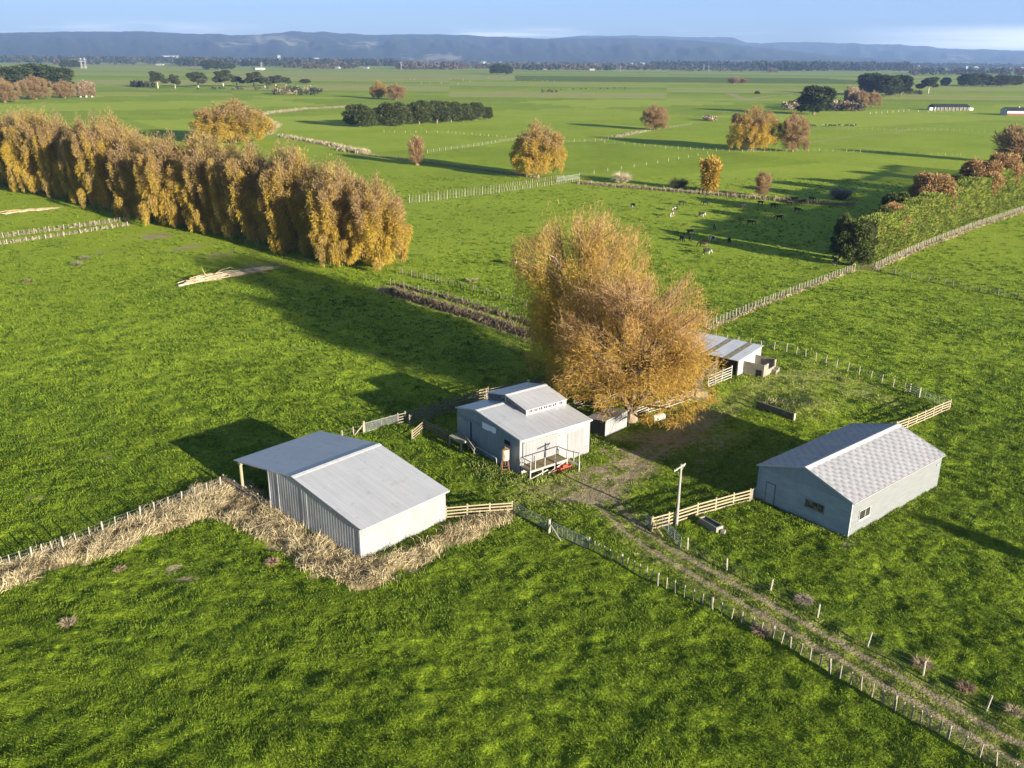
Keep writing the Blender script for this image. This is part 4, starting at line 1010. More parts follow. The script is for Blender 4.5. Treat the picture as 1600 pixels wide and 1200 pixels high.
wire_fence('whitish batten fence climbing behind the small bare tree', [(668, 239), (740, 229), (830, 215)], 4.5, 2, 1.4, **{**FAR, 'bmat': M_POSTPALE, 'pm': M_POSTPALE})
wire_fence('pale fence with white posts in the middle paddocks', [(830, 224), (930, 221), (960, 217), (1010, 206), (1080, 195)], 6, 1, 1.4, **{**FAR, 'pm': M_POSTPALE})
wire_fence('far fence passing in front of the two gold willows', [(930, 222), (1040, 232), (1160, 238), (1280, 236), (1500, 244)], 6, 1, 1.2, **{**FAR, 'pm': M_POSTPALE})
wire_fence('fence at the far bank of the shadowed drain', [(575, 243), (700, 261), (840, 279)], 5, 2, 1.1, **FAR)
wire_fence('thin fence line in front of the dark evergreen clump', [(600, 207), (700, 208), (790, 215)], 6, 1, 1.1, **{**FAR, 'pm': M_POSTPALE})
wire_fence('upper batten fence of the pair at the left picture edge', [(-20, 375), (100, 359), (195, 346)], 3.6, 2, 1.2, bw=0.09, pr=0.1)
wire_fence('lower pale fence of the pair at the left picture edge', [(-20, 386), (100, 369), (200, 353)], 4.5, 2, 1.0, pm=M_POSTPALE, bmat=M_POSTPALE, bw=0.09, pr=0.1)
wire_fence('white posted fence in front of the long far barn', [(1360, 178), (1420, 174), (1450, 176), (1500, 174)], 9, 0, 1.5, **{**FAR, 'pm': M_WHITE, 'pr': 0.13})
wire_fence('long fence with a dark bank towards the right edge', [(1270, 201), (1400, 203), (1480, 204), (1600, 210)], 7, 1, 1.3, **FAR)
gate('pale gate by the pair of fences behind the lone gold willow', (870, 284), (905, 279), 1.5, 5, 2, M_WHITE)
gate('small white gate at the foot of the broad gold willow', (1168, 235), (1182, 235.5), 1.6, 5, 2, M_WHITE)

# ------------------------------------------------------------------ trees and plants
def strands(P, D, L, W, droop, col, rng, jit=0.15):
    """curved tapering leaf strands: 5 vertices, 3 triangles each"""
    n = len(P)
    D = D / np.maximum(np.linalg.norm(D, axis=1, keepdims=True), 1e-6)
    R = rng.normal(size=(n, 3)); S = np.cross(D, R); S /= np.maximum(np.linalg.norm(S, axis=1, keepdims=True), 1e-6)
    L = L[:, None]; W = W[:, None]
    p1 = P + D * L * 0.5
    D2 = D + np.array([0, 0, -1.0]) * droop[:, None] + rng.normal(size=(n, 3)) * jit
    D2 /= np.maximum(np.linalg.norm(D2, axis=1, keepdims=True), 1e-6)
    p2 = p1 + D2 * L * 0.5
    V = np.stack([P - S * W * 0.35, P + S * W * 0.35, p1 - S * W * 0.5, p1 + S * W * 0.5, p2], 1).reshape(-1, 3)
    b = np.arange(n)[:, None] * 5
    F = np.concatenate([b + np.array([0, 1, 3]), b + np.array([0, 3, 2]), b + np.array([2, 3, 4])], 0)
    return V, F, np.repeat(col, 5, 0)

def lerp(a, b, t): return np.asarray(a)[None, :] * (1 - t[:, None]) + np.asarray(b)[None, :] * t[:, None]

def willow(seed, h, R, n, top_col, low_col, clear=0.05, plumes=11, sl=1.0, sw=0.16, branch=1, pr=0.30, upright=0.0, tr=0.45, hang=1.0, bark=None, spread=1.0, lowspread=0.0, twig=0.0, tert=0, oval=0.0, mops=0, mopr=0.24, mopf=0.7):
    """autumn willow or poplar: a short trunk, leaders fanning up, plumes of hanging leaf strands"""
    rng = np.random.default_rng(seed); r = random.Random(seed)
    tk = MB()
    tk.tube([(0, 0, -0.4), (0, 0, h * 0.05), (0, 0, h * 0.13)], [tr * 1.5, tr * 1.1, tr * 0.9], 9)
    lead = []; segs = []
    for k in range(plumes):
        if k == 0: rho, th_ = 0.0, 0.0
        else:
            rho = math.sqrt((k - 0.3) / plumes) * r.uniform(0.85, 1.08); th_ = k * 2.399 + r.uniform(-0.3, 0.3)
        zt = h * (1 - 0.30 * rho ** 2) * r.uniform(0.88, 1.0)
        if lowspread and rho > 0.75: zt *= 1 - lowspread * r.random()
        q = Vector((R * 0.80 * rho * math.cos(th_) * spread, R * 0.80 * rho * math.sin(th_) * spread, zt))
        c = Vector((q.x * 0.42, q.y * 0.42, zt * 0.42))
        s = Vector((0, 0, h * 0.06))
        pts = [s * (1 - t) ** 2 + c * 2 * t * (1 - t) + q * t * t for t in (0, 0.25, 0.5, 0.75, 1)]
        pts = [p + Vector((r.gauss(0, 0.15), r.gauss(0, 0.15), 0)) * (i > 0) for i, p in enumerate(pts)]
        tk.tube(pts, [tr * 0.62, tr * 0.45, tr * 0.32, tr * 0.17, 0.02], 6)
        lead.append((s, c, q, r.random(), th_))
        for j in range(branch):
            t = r.uniform(0.22, 0.92); p = s * (1 - t) ** 2 + c * 2 * t * (1 - t) + q * t * t
            a = th_ + r.uniform(-1.3, 1.3) if k else r.uniform(0, 6.28)
            l = R * r.uniform(0.25, 0.62) * (1.15 - 0.5 * t)
            e = p + Vector((math.cos(a) * l, math.sin(a) * l, l * r.uniform(0.15, 1.1)))
            m = (p + e) / 2 + Vector((0, 0, l * r.uniform(-0.05, 0.18)))
            tk.tube([p, m, e], [tr * 0.16, tr * 0.09, 0.012], 4, cap=False)
            segs += [(p.lerp(m, 0.4), m), (m, e)]
            for q3 in range(tert):
                s3 = p.lerp(e, r.uniform(0.3, 0.95)); a3 = a + r.uniform(-1.4, 1.4); l3 = l * r.uniform(0.35, 0.7)
                e3 = s3 + Vector((math.cos(a3) * l3, math.sin(a3) * l3, l3 * r.uniform(-0.35, 1.0)))
                tk.tube([s3, e3], [tr * 0.07, 0.01], 3, cap=False); segs.append((s3, e3))
        segs += [(pts[2], pts[3]), (pts[3], pts[4])]
    k = rng.choice(len(lead), n, p=np.array([0.8] + [1.0] * (len(lead) - 1)) / (len(lead) - 0.2))
    S_ = np.array([l[0] for l in lead])[k]; C_ = np.array([l[1] for l in lead])[k]; Q_ = np.array([l[2] for l in lead])[k]
    pv = np.array([l[3] for l in lead])[k]
    t = 1 - rng.random(n) ** 1.25 * (1 - 0.12)
    t = np.clip(t + rng.normal(size=n) * 0.03, 0.08, 1.03)[:, None]
    P = S_ * (1 - t) ** 2 + C_ * 2 * t * (1 - t) + Q_ * t * t
    off = rng.normal(size=(n, 3)); off /= np.linalg.norm(off, axis=1, keepdims=True)
    off *= (rng.random(n) ** 0.45)[:, None] * R * pr
    rad = Q_[:, :2] / max(R, 1e-3)
    off[:, :2] += rad * (1 - t) * R * 0.42
    off[:, 2] *= 1.0
    P = P + off
    if twig:
        SA = np.array([tuple(a) for a, b in segs]); SB = np.array([tuple(b) for a, b in segs])
        ls = np.linalg.norm(SB - SA, axis=1); sg = rng.choice(len(segs), n, p=ls / ls.sum()); ts = rng.random(n)[:, None] ** 0.8
        nt = rng.random(n) < twig
        Pt = SA[sg] * (1 - ts) + SB[sg] * ts + rng.normal(size=(n, 3)) * 0.33
        P = np.where(nt[:, None], Pt, P)
    P[:, 2] = np.maximum(P[:, 2] - (1 - t[:, 0]) * h * 0.06, h * clear + rng.random(n) * 0.8)
    if mops:
        # hanging mops of foliage: clumps on the crown's outside with gaps between them
        mz = np.clip(0.10 + 0.66 * rng.random(mops) ** 0.85, 0.06, 0.78); ma = np.arange(mops) * 2.399 + rng.normal(size=mops) * 0.35
        env = R * (0.45 + 0.55 * np.sqrt(np.maximum(0, 1 - ((mz - 0.42) / 0.60) ** 2))) * (0.62 + 0.34 * rng.random(mops))
        MC = np.stack([env * np.cos(ma), env * np.sin(ma), mz * h], 1); mr = R * mopr * (0.7 + 0.6 * rng.random(mops)); mt = rng.random(mops)
        mi_ = rng.choice(mops, n, p=mr / mr.sum()); ms = rng.random(n) < mopf
        o3 = rng.normal(size=(n, 3)); o3 /= np.linalg.norm(o3, axis=1, keepdims=True)
        taper = np.where(o3[:, 2] < 0, 1 + 0.45 * o3[:, 2], 1.0)
        Pm = MC[mi_] + o3 * (mr[mi_] * (0.25 + 0.85 * rng.random(n) ** 0.7))[:, None] * np.stack([taper, taper, np.where(o3[:, 2] < 0, 2.7, 1.5)], 1)
        P = np.where(ms[:, None], Pm, P); P[:, 2] = np.maximum(P[:, 2], h * clear + rng.random(n) * 0.6)
        pv = np.where(ms, mt[mi_], pv)
        for c3 in MC[::2]:
            tk.tube([(c3[0] * 0.25, c3[1] * 0.25, c3[2] * 0.72), (c3[0] * 0.7, c3[1] * 0.7, c3[2] * 0.95), tuple(c3)], [tr * 0.22, tr * 0.12, 0.02], 4, cap=False)
    zf = P[:, 2] / h
    if oval: P[:, :2] *= (1 - oval + oval * (0.45 + 0.65 * np.sqrt(np.maximum(0, 1 - ((np.clip(zf, 0, 1) - 0.42) / 0.60) ** 2))))[:, None]
    outd = P[:, :2] / np.maximum(np.linalg.norm(P[:, :2], axis=1, keepdims=True), 0.3)
    up = -hang + (1.0 + hang) * sstep(0.30, 0.80, zf) + upright
    D = np.concatenate([outd * (0.55 - 0.3 * upright), up[:, None]], 1) + rng.normal(size=(n, 3)) * 0.55
    g = vnoise(P[:, 0] * 0.55 + seed, P[:, 2] * 0.22 + P[:, 1] * 0.5, seed)
    m = np.clip(sstep(0.38, 0.85, zf) + (g - 0.5) * 1.1 + (pv - 0.5) * 0.5 + rng.normal(size=n) * 0.12, 0, 1)
    col = lerp(low_col, top_col, m) * (0.72 + 0.56 * rng.random(n))[:, None]
    L = sl * (0.6 + 0.9 * rng.random(n)); W = sw * (0.6 + 0.8 * rng.random(n))
    V, F, c = strands(P, D, L, W, 0.55 - 0.5 * np.clip(zf, 0, 1), col, rng)
    V[:, 2] = np.maximum(V[:, 2], 0.05)
    cm = np_mesh('crown', V, F, M_LEAF, c)
    return tk.mesh('trunk', bark or M_BARK), cm

def evergreen(seed, h, R, n, c0, c1, clear=0.06, lobes=26, sl=0.9, sw=0.35, conical=0.0, tr=0.4, lobe_r=0.30, flat=1.0, bark=None):
    """dense dark tree: lobes of short leafy sprays round a trunk with limbs"""
    rng = np.random.default_rng(seed); r = random.Random(seed)
    tk = MB(); tk.tube([(0, 0, -0.4), (0, 0, h * 0.35), (r.uniform(-.3, .3), r.uniform(-.3, .3), h * 0.85)], [tr * 1.2, tr * 0.8, tr * 0.15], 8)
    C = []; LR = []
    for k in range(lobes):
        zf = clear + lobe_r * 0.5 + (0.93 - clear - lobe_r * 0.5) * ((k + 0.5) / lobes) ** 0.9
        wid = (1 - zf) ** 0.9 * 1.25 if conical else math.sqrt(max(0.02, 1 - ((zf - 0.42) / 0.60) ** 2))
        a = k * 2.399 + r.uniform(-0.5, 0.5); rr = R * wid * r.uniform(0.45, 0.86)
        C.append((rr * math.cos(a), rr * math.sin(a), zf * h)); LR.append(R * lobe_r * r.uniform(0.7, 1.25) * (0.65 if conical and zf > 0.6 else 1))
        tk.tube([(0, 0, max(0.3, zf * h * 0.8 - 0.3)), (rr * math.cos(a) * 0.8, rr * math.sin(a) * 0.8, zf * h)], [tr * 0.25, 0.03], 5, cap=False)
    C = np.array(C); LR = np.array(LR)
    k = rng.choice(lobes, n, p=LR ** 2 / (LR ** 2).sum())
    o = rng.normal(size=(n, 3)); o /= np.linalg.norm(o, axis=1, keepdims=True)
    P = C[k] + o * (LR[k] * (0.55 + 0.5 * rng.random(n) ** 0.7))[:, None] * np.array([1, 1, 0.8 * flat])
    P[:, 2] = np.clip(P[:, 2], h * clear + 0.1, h * 1.02)
    D = o + rng.normal(size=(n, 3)) * 0.5 + np.array([0, 0, 0.35])
    col = lerp(c0, c1, np.clip(rng.random(n) * 0.6 + rng.random(lobes)[k] * 0.4, 0, 1)) * (0.7 + 0.6 * rng.random(n))[:, None]
    V, F, c = strands(P, D, sl * (0.6 + 0.8 * rng.random(n)), sw * (0.6 + 0.8 * rng.random(n)), np.full(n, 0.25), col, rng, 0.3)
    V[:, 2] = np.maximum(V[:, 2], 0.05)
    return tk.mesh('trunk', bark or M_BARK), np_mesh('crown', V, F, M_NEEDLE, c)

TAN, TAN2 = (0.345, 0.24, 0.115), (0.345, 0.235, 0.115)
YEL, ORA = (0.47, 0.335, 0.055), (0.44, 0.25, 0.05)
ROWT = [willow(20 + i, 21.0, 7.2, 50000, TAN, YEL, 0.03 if i % 2 else 0.06, 13, 0.62, 0.09, 3, 0.22, 0.15, twig=0.3, oval=0.35, mops=80, mopr=0.13, mopf=0.60) for i in range(4)]
LONE = [willow(40, 21, 8.6, 42000, TAN, YEL, 0.07, 14, 0.65, 0.12, 4, 0.22, 0.3, twig=0.5, oval=0.8, mops=70, mopr=0.125, mopf=0.55), willow(41, 19, 6.2, 20000, TAN2, TAN, 0.06, 11, 0.95, 0.10, 5, 0.22, 0.6, hang=0.2, twig=0.6, oval=0.8, mops=60, mopr=0.14, mopf=0.5),
        willow(42, 12, 2.9, 6000, (0.46, 0.30, 0.06), YEL, 0.05, 6, 0.9, 0.20, 1, 0.33, 0.5), willow(43, 12, 3.2, 3600, TAN2, TAN2, 0.1, 8, 1.3, 0.10, 3, 0.26, 0.9, hang=0.0, bark=M_BARKTAN)]
POPLAR = [willow(50, 24, 2.6, 2600, (0.42, 0.32, 0.21), (0.42, 0.32, 0.20), 0.1, 5, 1.8, 0.30, 3, 0.25, 1.4, hang=0.0, bark=M_BARKPALE)]
DG0, DG1 = (0.022, 0.034, 0.010), (0.075, 0.088, 0.026)
EVER = [evergreen(60 + i, 13, 6.5, 14000, DG0, DG1, 0.02, 34, 0.9, 0.30, 0, 0.4, 0.32) for i in range(3)]
GUM = [evergreen(70 + i, 22, 8.0, 8000, (0.022, 0.034, 0.014), (0.085, 0.095, 0.045), 0.22, 10, 1.4, 0.5, 0, 0.6, 0.38, bark=M_BARKPALE) for i in range(2)]
CONIFER = [evergreen(80, 24, 9, 9000, (0.018, 0.030, 0.010), (0.062, 0.080, 0.026), 0.03, 34, 1.8, 0.7, 0, 0.6, 0.30), evergreen(81, 24, 9, 9000, (0.020, 0.032, 0.012), (0.068, 0.085, 0.03), 0.03, 40, 1.7, 0.6, 0, 0.6, 0.27)]

def plant_tree(name, lib, base, h, width=None, rz=None, label='', cat='tree', group=None):
    tm, cm = lib
    zs = [v.co.z for v in cm.vertices]; h0 = max(zs)
    o = empty(name, (base[0], base[1], 0), rz if rz is not None else rnd.uniform(0, 6.28), label, cat, group)
    s = h / h0
    if width:
        w0 = cm.get('w0')
        if not w0:
            xs = np.empty(len(cm.vertices) * 3, np.float32); cm.vertices.foreach_get('co', xs); xs = xs.reshape(-1, 3)
            w0 = float(np.percentile(np.hypot(xs[:, 0], xs[:, 1]), 97)); cm['w0'] = w0
        o.scale = (width / w0, width / w0, s)
    else: o.scale = (s, s, s)
    link('trunk', tm, o); link('crown', cm, o)
    return o
H0 = {}

ORD = ['first', 'second', 'third', 'fourth', 'fifth', 'sixth', 'seventh', 'eighth', 'ninth', 'tenth', 'eleventh', 'twelfth', 'thirteenth', 'fourteenth', 'fifteenth', 'sixteenth', 'seventeenth', 'eighteenth', 'nineteenth', 'twentieth', 'twenty-first', 'twenty-second', 'twenty-third', 'twenty-fourth', 'twenty-fifth']
# the long willow row on the left, from its near end
prof_x = [-30, 20, 60, 100, 130, 160, 182, 205, 230, 270, 310, 350, 400, 440, 480, 520, 560, 600, 640]
prof_y = [200, 166, 160, 168, 178, 163, 158, 168, 202, 200, 192, 198, 210, 213, 216, 235, 246, 266, 330]
A_, B_ = Vector((-27.0, 176.8, 0)), Vector((-175, 309, 0))
NROW = 25
for i in range(NROW):
    t = i / (NROW - 1)
    zz_ = (2.0 if i % 2 else -1.3) * (1 if i else 0.3)
    p = A_.lerp(B_, t) + Vector((-0.692, -0.722, 0)) * zz_ + Vector((rnd.gauss(0, 1.2), rnd.gauss(0, 1.2), 0))
    # where does this base fall in the photo
    v = Vector((p.x, p.y, -CAM_H)); dep = v.y * math.cos(PITCH) - v.z * math.sin(PITCH); pxx = 800 + FPX * v.x / dep
    hh = height_to(p, float(np.interp(pxx, prof_x, prof_y))) * rnd.uniform(0.96, 1.02)
    hh = min(max(hh, 17.5), 27)
    plant_tree('willow', ROWT[i % 4], p, hh, rnd.uniform(6.3, 7.8), None, ('bushy gold willow closing the near end of the long row' if i == 0 else ('last gold willow at the far end of the long row' if i == NROW - 1 else '%s gold willow in the long row counted from its near end' % ORD[i])), 'tree', 'gold willows of the long row')
plant_tree('willow', ROWT[1], G(-12, 285), 19, 6.5, 1.0, 'gold willow cut by the left picture edge before the row', 'tree')

M_LIMB = simple('willow_limb', (0.09, 0.066, 0.045), (0.27, 0.205, 0.135), 1.2, 0.9, 0, (2, 2, 0.5))
BIGT = willow(90, 20.0, 10.5, 76000, (0.42, 0.26, 0.11), (0.44, 0.285, 0.06), 0.15, 17, 0.52, 0.05, 10, 0.20, 0.2, 0.75, 0.45, bark=M_LIMB, spread=1.0, lowspread=0.3, twig=0.86, tert=3, mops=70, mopr=0.14, mopf=0.30)
BIGB = willow(91, 22.5, 10.0, 70000, (0.41, 0.27, 0.10), (0.52, 0.365, 0.045), 0.05, 16, 0.55, 0.055, 8, 0.22, 0.15, 0.75, 0.9, bark=M_LIMB, spread=1.15, lowspread=0.15, twig=0.75, tert=3, mops=60, mopr=0.17, mopf=0.42)
plant_tree('willow', BIGT, G(985, 657), height_to(G(985, 657), 398), 9.5, 2.9, 'huge half bare orange willow leaning over the yard behind the woolshed', 'tree')
plant_tree('willow', BIGB, G(902, 588), height_to(G(902, 588), 312) * 1.02, 8.7, 2.0, 'tall yellow willow standing just behind the huge yard willow', 'tree')

def tree_px(name, lib, x, yb, yt, hw, label, group=None, rz=None, cat='tree'):
    b = G(x, yb); return plant_tree(name, lib, b, height_to(b, yt), hw / px_per_m(b), rz, label, cat, group)
tree_px('willow', LONE[0], 840, 277, 180, 41, 'lone round gold willow beside the pale double batten fence')
tree_px('willow', LONE[0], 1173, 235, 158, 35, 'broad yellow and tan willow with a small white gate at its foot', rz=2.0)
tree_px('willow', LONE[1], 1238, 237, 169, 23, 'upright bare tan willow just right of the broad yellow one')
tree_px('willow', LONE[1], 1023, 203, 158, 20, 'small tan willow alone in the far middle paddocks')
tree_px('poplar_tree', LONE[2], 1108, 300, 239, 16, 'narrow bright yellow tree on the weedy drain beyond the cows')
tree_px('willow', LONE[3], 1190, 307, 264, 14, 'small bare pinkish tree right of the narrow yellow tree')
tree_px('willow', LONE[3], 652, 258, 207, 15, 'slim bare tan tree on the shadowed drain')
tree_px('willow', LONE[0], 366, 222, 149, 56, 'round gold willow rising behind the long row', rz=4.0)
tree_px('willow', LONE[0], 592, 154, 123, 13, 'left of two small gold trees behind the evergreen clump', rz=1.0)
tree_px('willow', LONE[1], 619, 156, 127, 15, 'right of two small gold trees behind the evergreen clump', rz=3.0)
tree_px('willow', LONE[3], 1583, 255, 189, 26, 'wide bare tree above the hedge at the right picture edge')
tree_px('willow', LONE[3], 1146, 131, 119, 10, 'left of two rusty little trees far out on the plain')
tree_px('willow', LONE[1], 1160, 130, 121, 9, 'right of two rusty little trees far out on the plain')
for i, (x, yb, yt, hw) in enumerate([(562, 198, 161, 25), (612, 197, 158, 27), (655, 194, 155, 21), (683, 193, 155, 19), (705, 191, 157, 16), (724, 190, 160, 15), (744, 188, 158, 14), (762, 187, 166, 9)]):
    tree_px('evergreen_tree', EVER[i % 3], x, yb, yt, hw, '%s from the left in the dark evergreen clump' % (['first tree', 'second tree', 'third tree', 'fourth tree', 'fifth tree', 'sixth tree', 'seventh tree', 'last small tree'][i]), 'dark evergreen clump')
for i, (x, yb, yt, hw, kind, lab) in enumerate([
    (18, 140, 101, 30, 'C', 'dark pine at the left edge above the tan willows'), (55, 138, 97, 28, 'C', 'middle dark pine of the left plantation'), (88, 140, 102, 24, 'C', 'right sloping dark pine of the left plantation'),
    (8, 160, 118, 20, 'T', 'bare tan tree at the left edge below the pines'), (57, 155, 114, 22, 'T', 'full tan willow below the middle pines'), (102, 153, 122, 16, 'T', 'smaller tan willow right of the left pines'),
    (126, 152, 128, 6, 'P', 'first bare poplar right of the left plantation'), (135, 152, 124, 6, 'P', 'middle bare poplar right of the left plantation'), (144, 152, 127, 6, 'P', 'last bare poplar right of the left plantation'),
    (247, 138, 110, 13, 'G', 'leaning gum with a pale trunk at the left of the gum row'), (274, 138, 115, 8, 'G', 'small gum second in the gum row'), (310, 137, 111, 15, 'G', 'wide gum third in the gum row'), (349, 136, 108, 14, 'G', 'dense gum in the middle of the gum row'), (370, 135, 117, 10, 'G', 'low gum right of the middle of the gum row'),
    (397, 136, 111, 13, 'G', 'dark gum fourth from the right of the gum row'), (414, 137, 119, 9, 'G', 'small dark gum third from the right of the gum row'), (431, 135, 117, 12, 'G', 'rounded gum second from the right of the gum row'), (447, 134, 120, 9, 'G', 'last low gum at the right of the gum row'),
    (477, 130, 123, 8, 'E', 'lone flat dark bush right of the gum row'),
    (104, 106, 92, 8, 'C', 'left dark block pine beyond the left plantation'), (118, 106, 93, 7, 'C', 'right dark block pine beyond the left plantation'), (327, 109, 92, 12, 'C', 'big dark pine behind the gum row'), (343, 109, 94, 9, 'C', 'smaller dark pine behind the gum row'), (360, 108, 98, 8, 'E', 'rounded far bush right of the dark pines'),
    (776, 116, 99, 10, 'C', 'left dark pine of the far middle pair'), (792, 116, 101, 10, 'C', 'right dark pine of the far middle pair'),
    (1271, 179, 131, 27, 'C', 'big dark round conifer standing alone on the right'), (1325, 168, 133, 8, 'P', 'left bare poplar behind the tan trees'), (1334, 168, 135, 8, 'P', 'right bare poplar behind the tan trees'), (1345, 169, 138, 11, 'T', 'tall tan tree between poplars and dark pines'), (1363, 167, 139, 12, 'T', 'rounded tan tree at the foot of the dark pines'), (1322, 172, 155, 6, 'T', 'low pinkish scrub left of the tan trees'),
    (1360, 148, 112, 19, 'C', 'left tall dark pine of the right group'), (1386, 150, 115, 18, 'C', 'middle dark pine of the right group'), (1407, 149, 115, 15, 'C', 'right dark pine of the right group'), (1450, 146, 119, 14, 'G', 'single dark gum with pale trunk right of the pines'), (1477, 134, 120, 7, 'E', 'small round dark tree in the right distance'),
    (1512, 135, 113, 14, 'C', 'left tree of the far right dark group'), (1535, 135, 114, 14, 'C', 'middle tree of the far right dark group'), (1566, 135, 116, 15, 'E', 'right tree of the far right dark group'), (1588, 134, 117, 9, 'E', 'last dark tree at the right edge'),
    (1385, 143, 130, 5, 'E', 'tiny dark bush beside the right dark pine'), (1183, 147, 142, 4, 'E', 'tiny lone bush beside the pale winding bank')]):
    lib = {'C': CONIFER[i % 2], 'T': LONE[1], 'P': POPLAR[0], 'G': GUM[i % 2], 'E': EVER[i % 3]}[kind]
    nm = {'C': 'pine_tree', 'T': 'willow', 'P': 'poplar_tree', 'G': 'gum_tree', 'E': 'evergreen_tree'}[kind]
    tree_px(nm, lib, x, yb, yt, hw, lab)

# trimmed shelter hedge with taller trees in it
def hedge(face, thick, h, label):
    rng = np.random.default_rng(5)
    o = empty('hedge', face[0], 0, label, 'hedge')
    pts = [p - face[0] for p in face]
    n = 115000; seg = rng.integers(0, len(pts) - 1, n); t = rng.random(n)
    ln = np.array([(pts[i + 1] - pts[i]).length for i in range(len(pts) - 1)]); seg = rng.choice(len(pts) - 1, n, p=ln / ln.sum())
    A = np.array([tuple(p) for p in pts])
    P = A[seg] + (A[seg + 1] - A[seg]) * t[:, None]
    d = (A[seg + 1] - A[seg]); d /= np.linalg.norm(d, axis=1, keepdims=True)
    nrm = np.stack([d[:, 1], -d[:, 0], 0 * d[:, 0]], 1)          # out of the face, towards the sun
    where = rng.random(n)
    cum = np.concatenate([[0], np.cumsum(ln)]); s = cum[seg] + t * ln[seg]
    hv = h[0] + (h[1] - h[0]) * s / max(1.0, s.max())
    hh = hv * (0.93 + 0.14 * vnoise(s / 5.0, s * 0, 3) + 0.05 * vnoise(s / 1.3, s * 0, 4))
    z = np.where(where < 0.66, rng.random(n) * hh, hh * (0.97 + 0.05 * rng.random(n)))
    back = np.where(where < 0.66, rng.random(n) ** 1.6 * 0.7, rng.random(n) * thick)
    b2 = where > 0.9; z = np.where(b2, rng.random(n) * hh, z); back = np.where(b2, thick - rng.random(n) * 0.5, back)
    bul = (vnoise(s / 2.2, z / 1.6, 8) - 0.5) * 0.7
    P = P - nrm * (back + bul)[:, None]; P[:, 2] = np.maximum(z, 0.1)
    D = nrm * np.where(where < 0.66, 0.6, np.where(b2, -0.6, 0.1))[:, None] + np.array([0, 0, 0.9]) + rng.normal(size=(n, 3)) * 0.45
    g = vnoise(s / 3.0, z / 2.0, 9)
    col = lerp((0.085, 0.125, 0.014), (0.205, 0.25, 0.035), np.clip(g + rng.normal(size=n) * 0.2, 0, 1))
    br = rng.random(n) < 0.05 + 0.12 * (vnoise(s / 4.0, z / 3, 12) > 0.72); col[br] = (0.22, 0.14, 0.06)
    V, F, c = strands(P, D, 0.35 + 0.4 * rng.random(n), 0.09 + 0.09 * rng.random(n), np.full(n, 0.2), col, rng, 0.25)
    link('foliage', np_mesh('foliage', V, F, M_NEEDLE, c), o)
    mb = MB(); h = h[0]
    for a, b in zip(pts[:-1], pts[1:]):
        dv = (b - a).normalized(); nv = Vector((dv.y, -dv.x, 0)); L = (b - a).length
        k = int(L / 2.2)
        for i in range(k):
            p = a + dv * (i + 0.5) * L / k - nv * thick * 0.5
            mb.tube([p + Vector((0, 0, -0.3)), p + Vector((rnd.gauss(0, .2), rnd.gauss(0, .2), h * 0.9))], [0.2, 0.06], 6)
            for q in range(7):
                zz = h * (0.12 + 0.12 * q); an = rnd.uniform(0, 6.28); mb.tube([p + Vector((0, 0, zz)), p + Vector((math.cos(an) * 1.8, math.sin(an) * 1.8, zz + 0.5))], [0.07, 0.02], 4, cap=False)
    mb.build('stem', M_BARK, o)
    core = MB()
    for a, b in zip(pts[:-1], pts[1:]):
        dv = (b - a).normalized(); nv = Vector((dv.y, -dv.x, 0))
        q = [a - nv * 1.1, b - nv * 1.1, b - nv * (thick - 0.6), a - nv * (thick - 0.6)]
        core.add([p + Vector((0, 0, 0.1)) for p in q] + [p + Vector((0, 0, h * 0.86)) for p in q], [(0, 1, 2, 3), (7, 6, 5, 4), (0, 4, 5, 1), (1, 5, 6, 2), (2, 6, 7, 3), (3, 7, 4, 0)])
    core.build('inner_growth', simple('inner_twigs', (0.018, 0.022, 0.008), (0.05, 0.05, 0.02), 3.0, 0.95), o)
hedge([G(1366, 409), G(1440, 377), G(1520, 346), G(1600, 318), G(1690, 283)], 4.5, (8.6, 12.2), 'long trimmed yellow green shelter hedge on the right')
RUST0, RUST1 = (0.20, 0.125, 0.05), (0.33, 0.205, 0.085)
RTREE = evergreen(120, 12, 5.5, 24000, RUST0, RUST1, 0.25, 26, 0.6, 0.12, 0, 0.35, 0.30, bark=M_BARKPALE)
HTREE = evergreen(121, 10, 4.2, 22000, (0.020, 0.034, 0.008), (0.095, 0.115, 0.024), 0.02, 34, 0.55, 0.14, 0, 0.35, 0.27)
HTREE2 = evergreen(122, 11, 2.4, 12000, (0.035, 0.055, 0.010), (0.11, 0.13, 0.028), 0.02, 22, 0.55, 0.14, 0, 0.3, 0.33)
def behind(x, y, d):
    p = G(x, y); a, b = G(1366, 409), G(1690, 283); n = (b - a).normalized(); return p + Vector((-n.y, n.x, 0)) * d
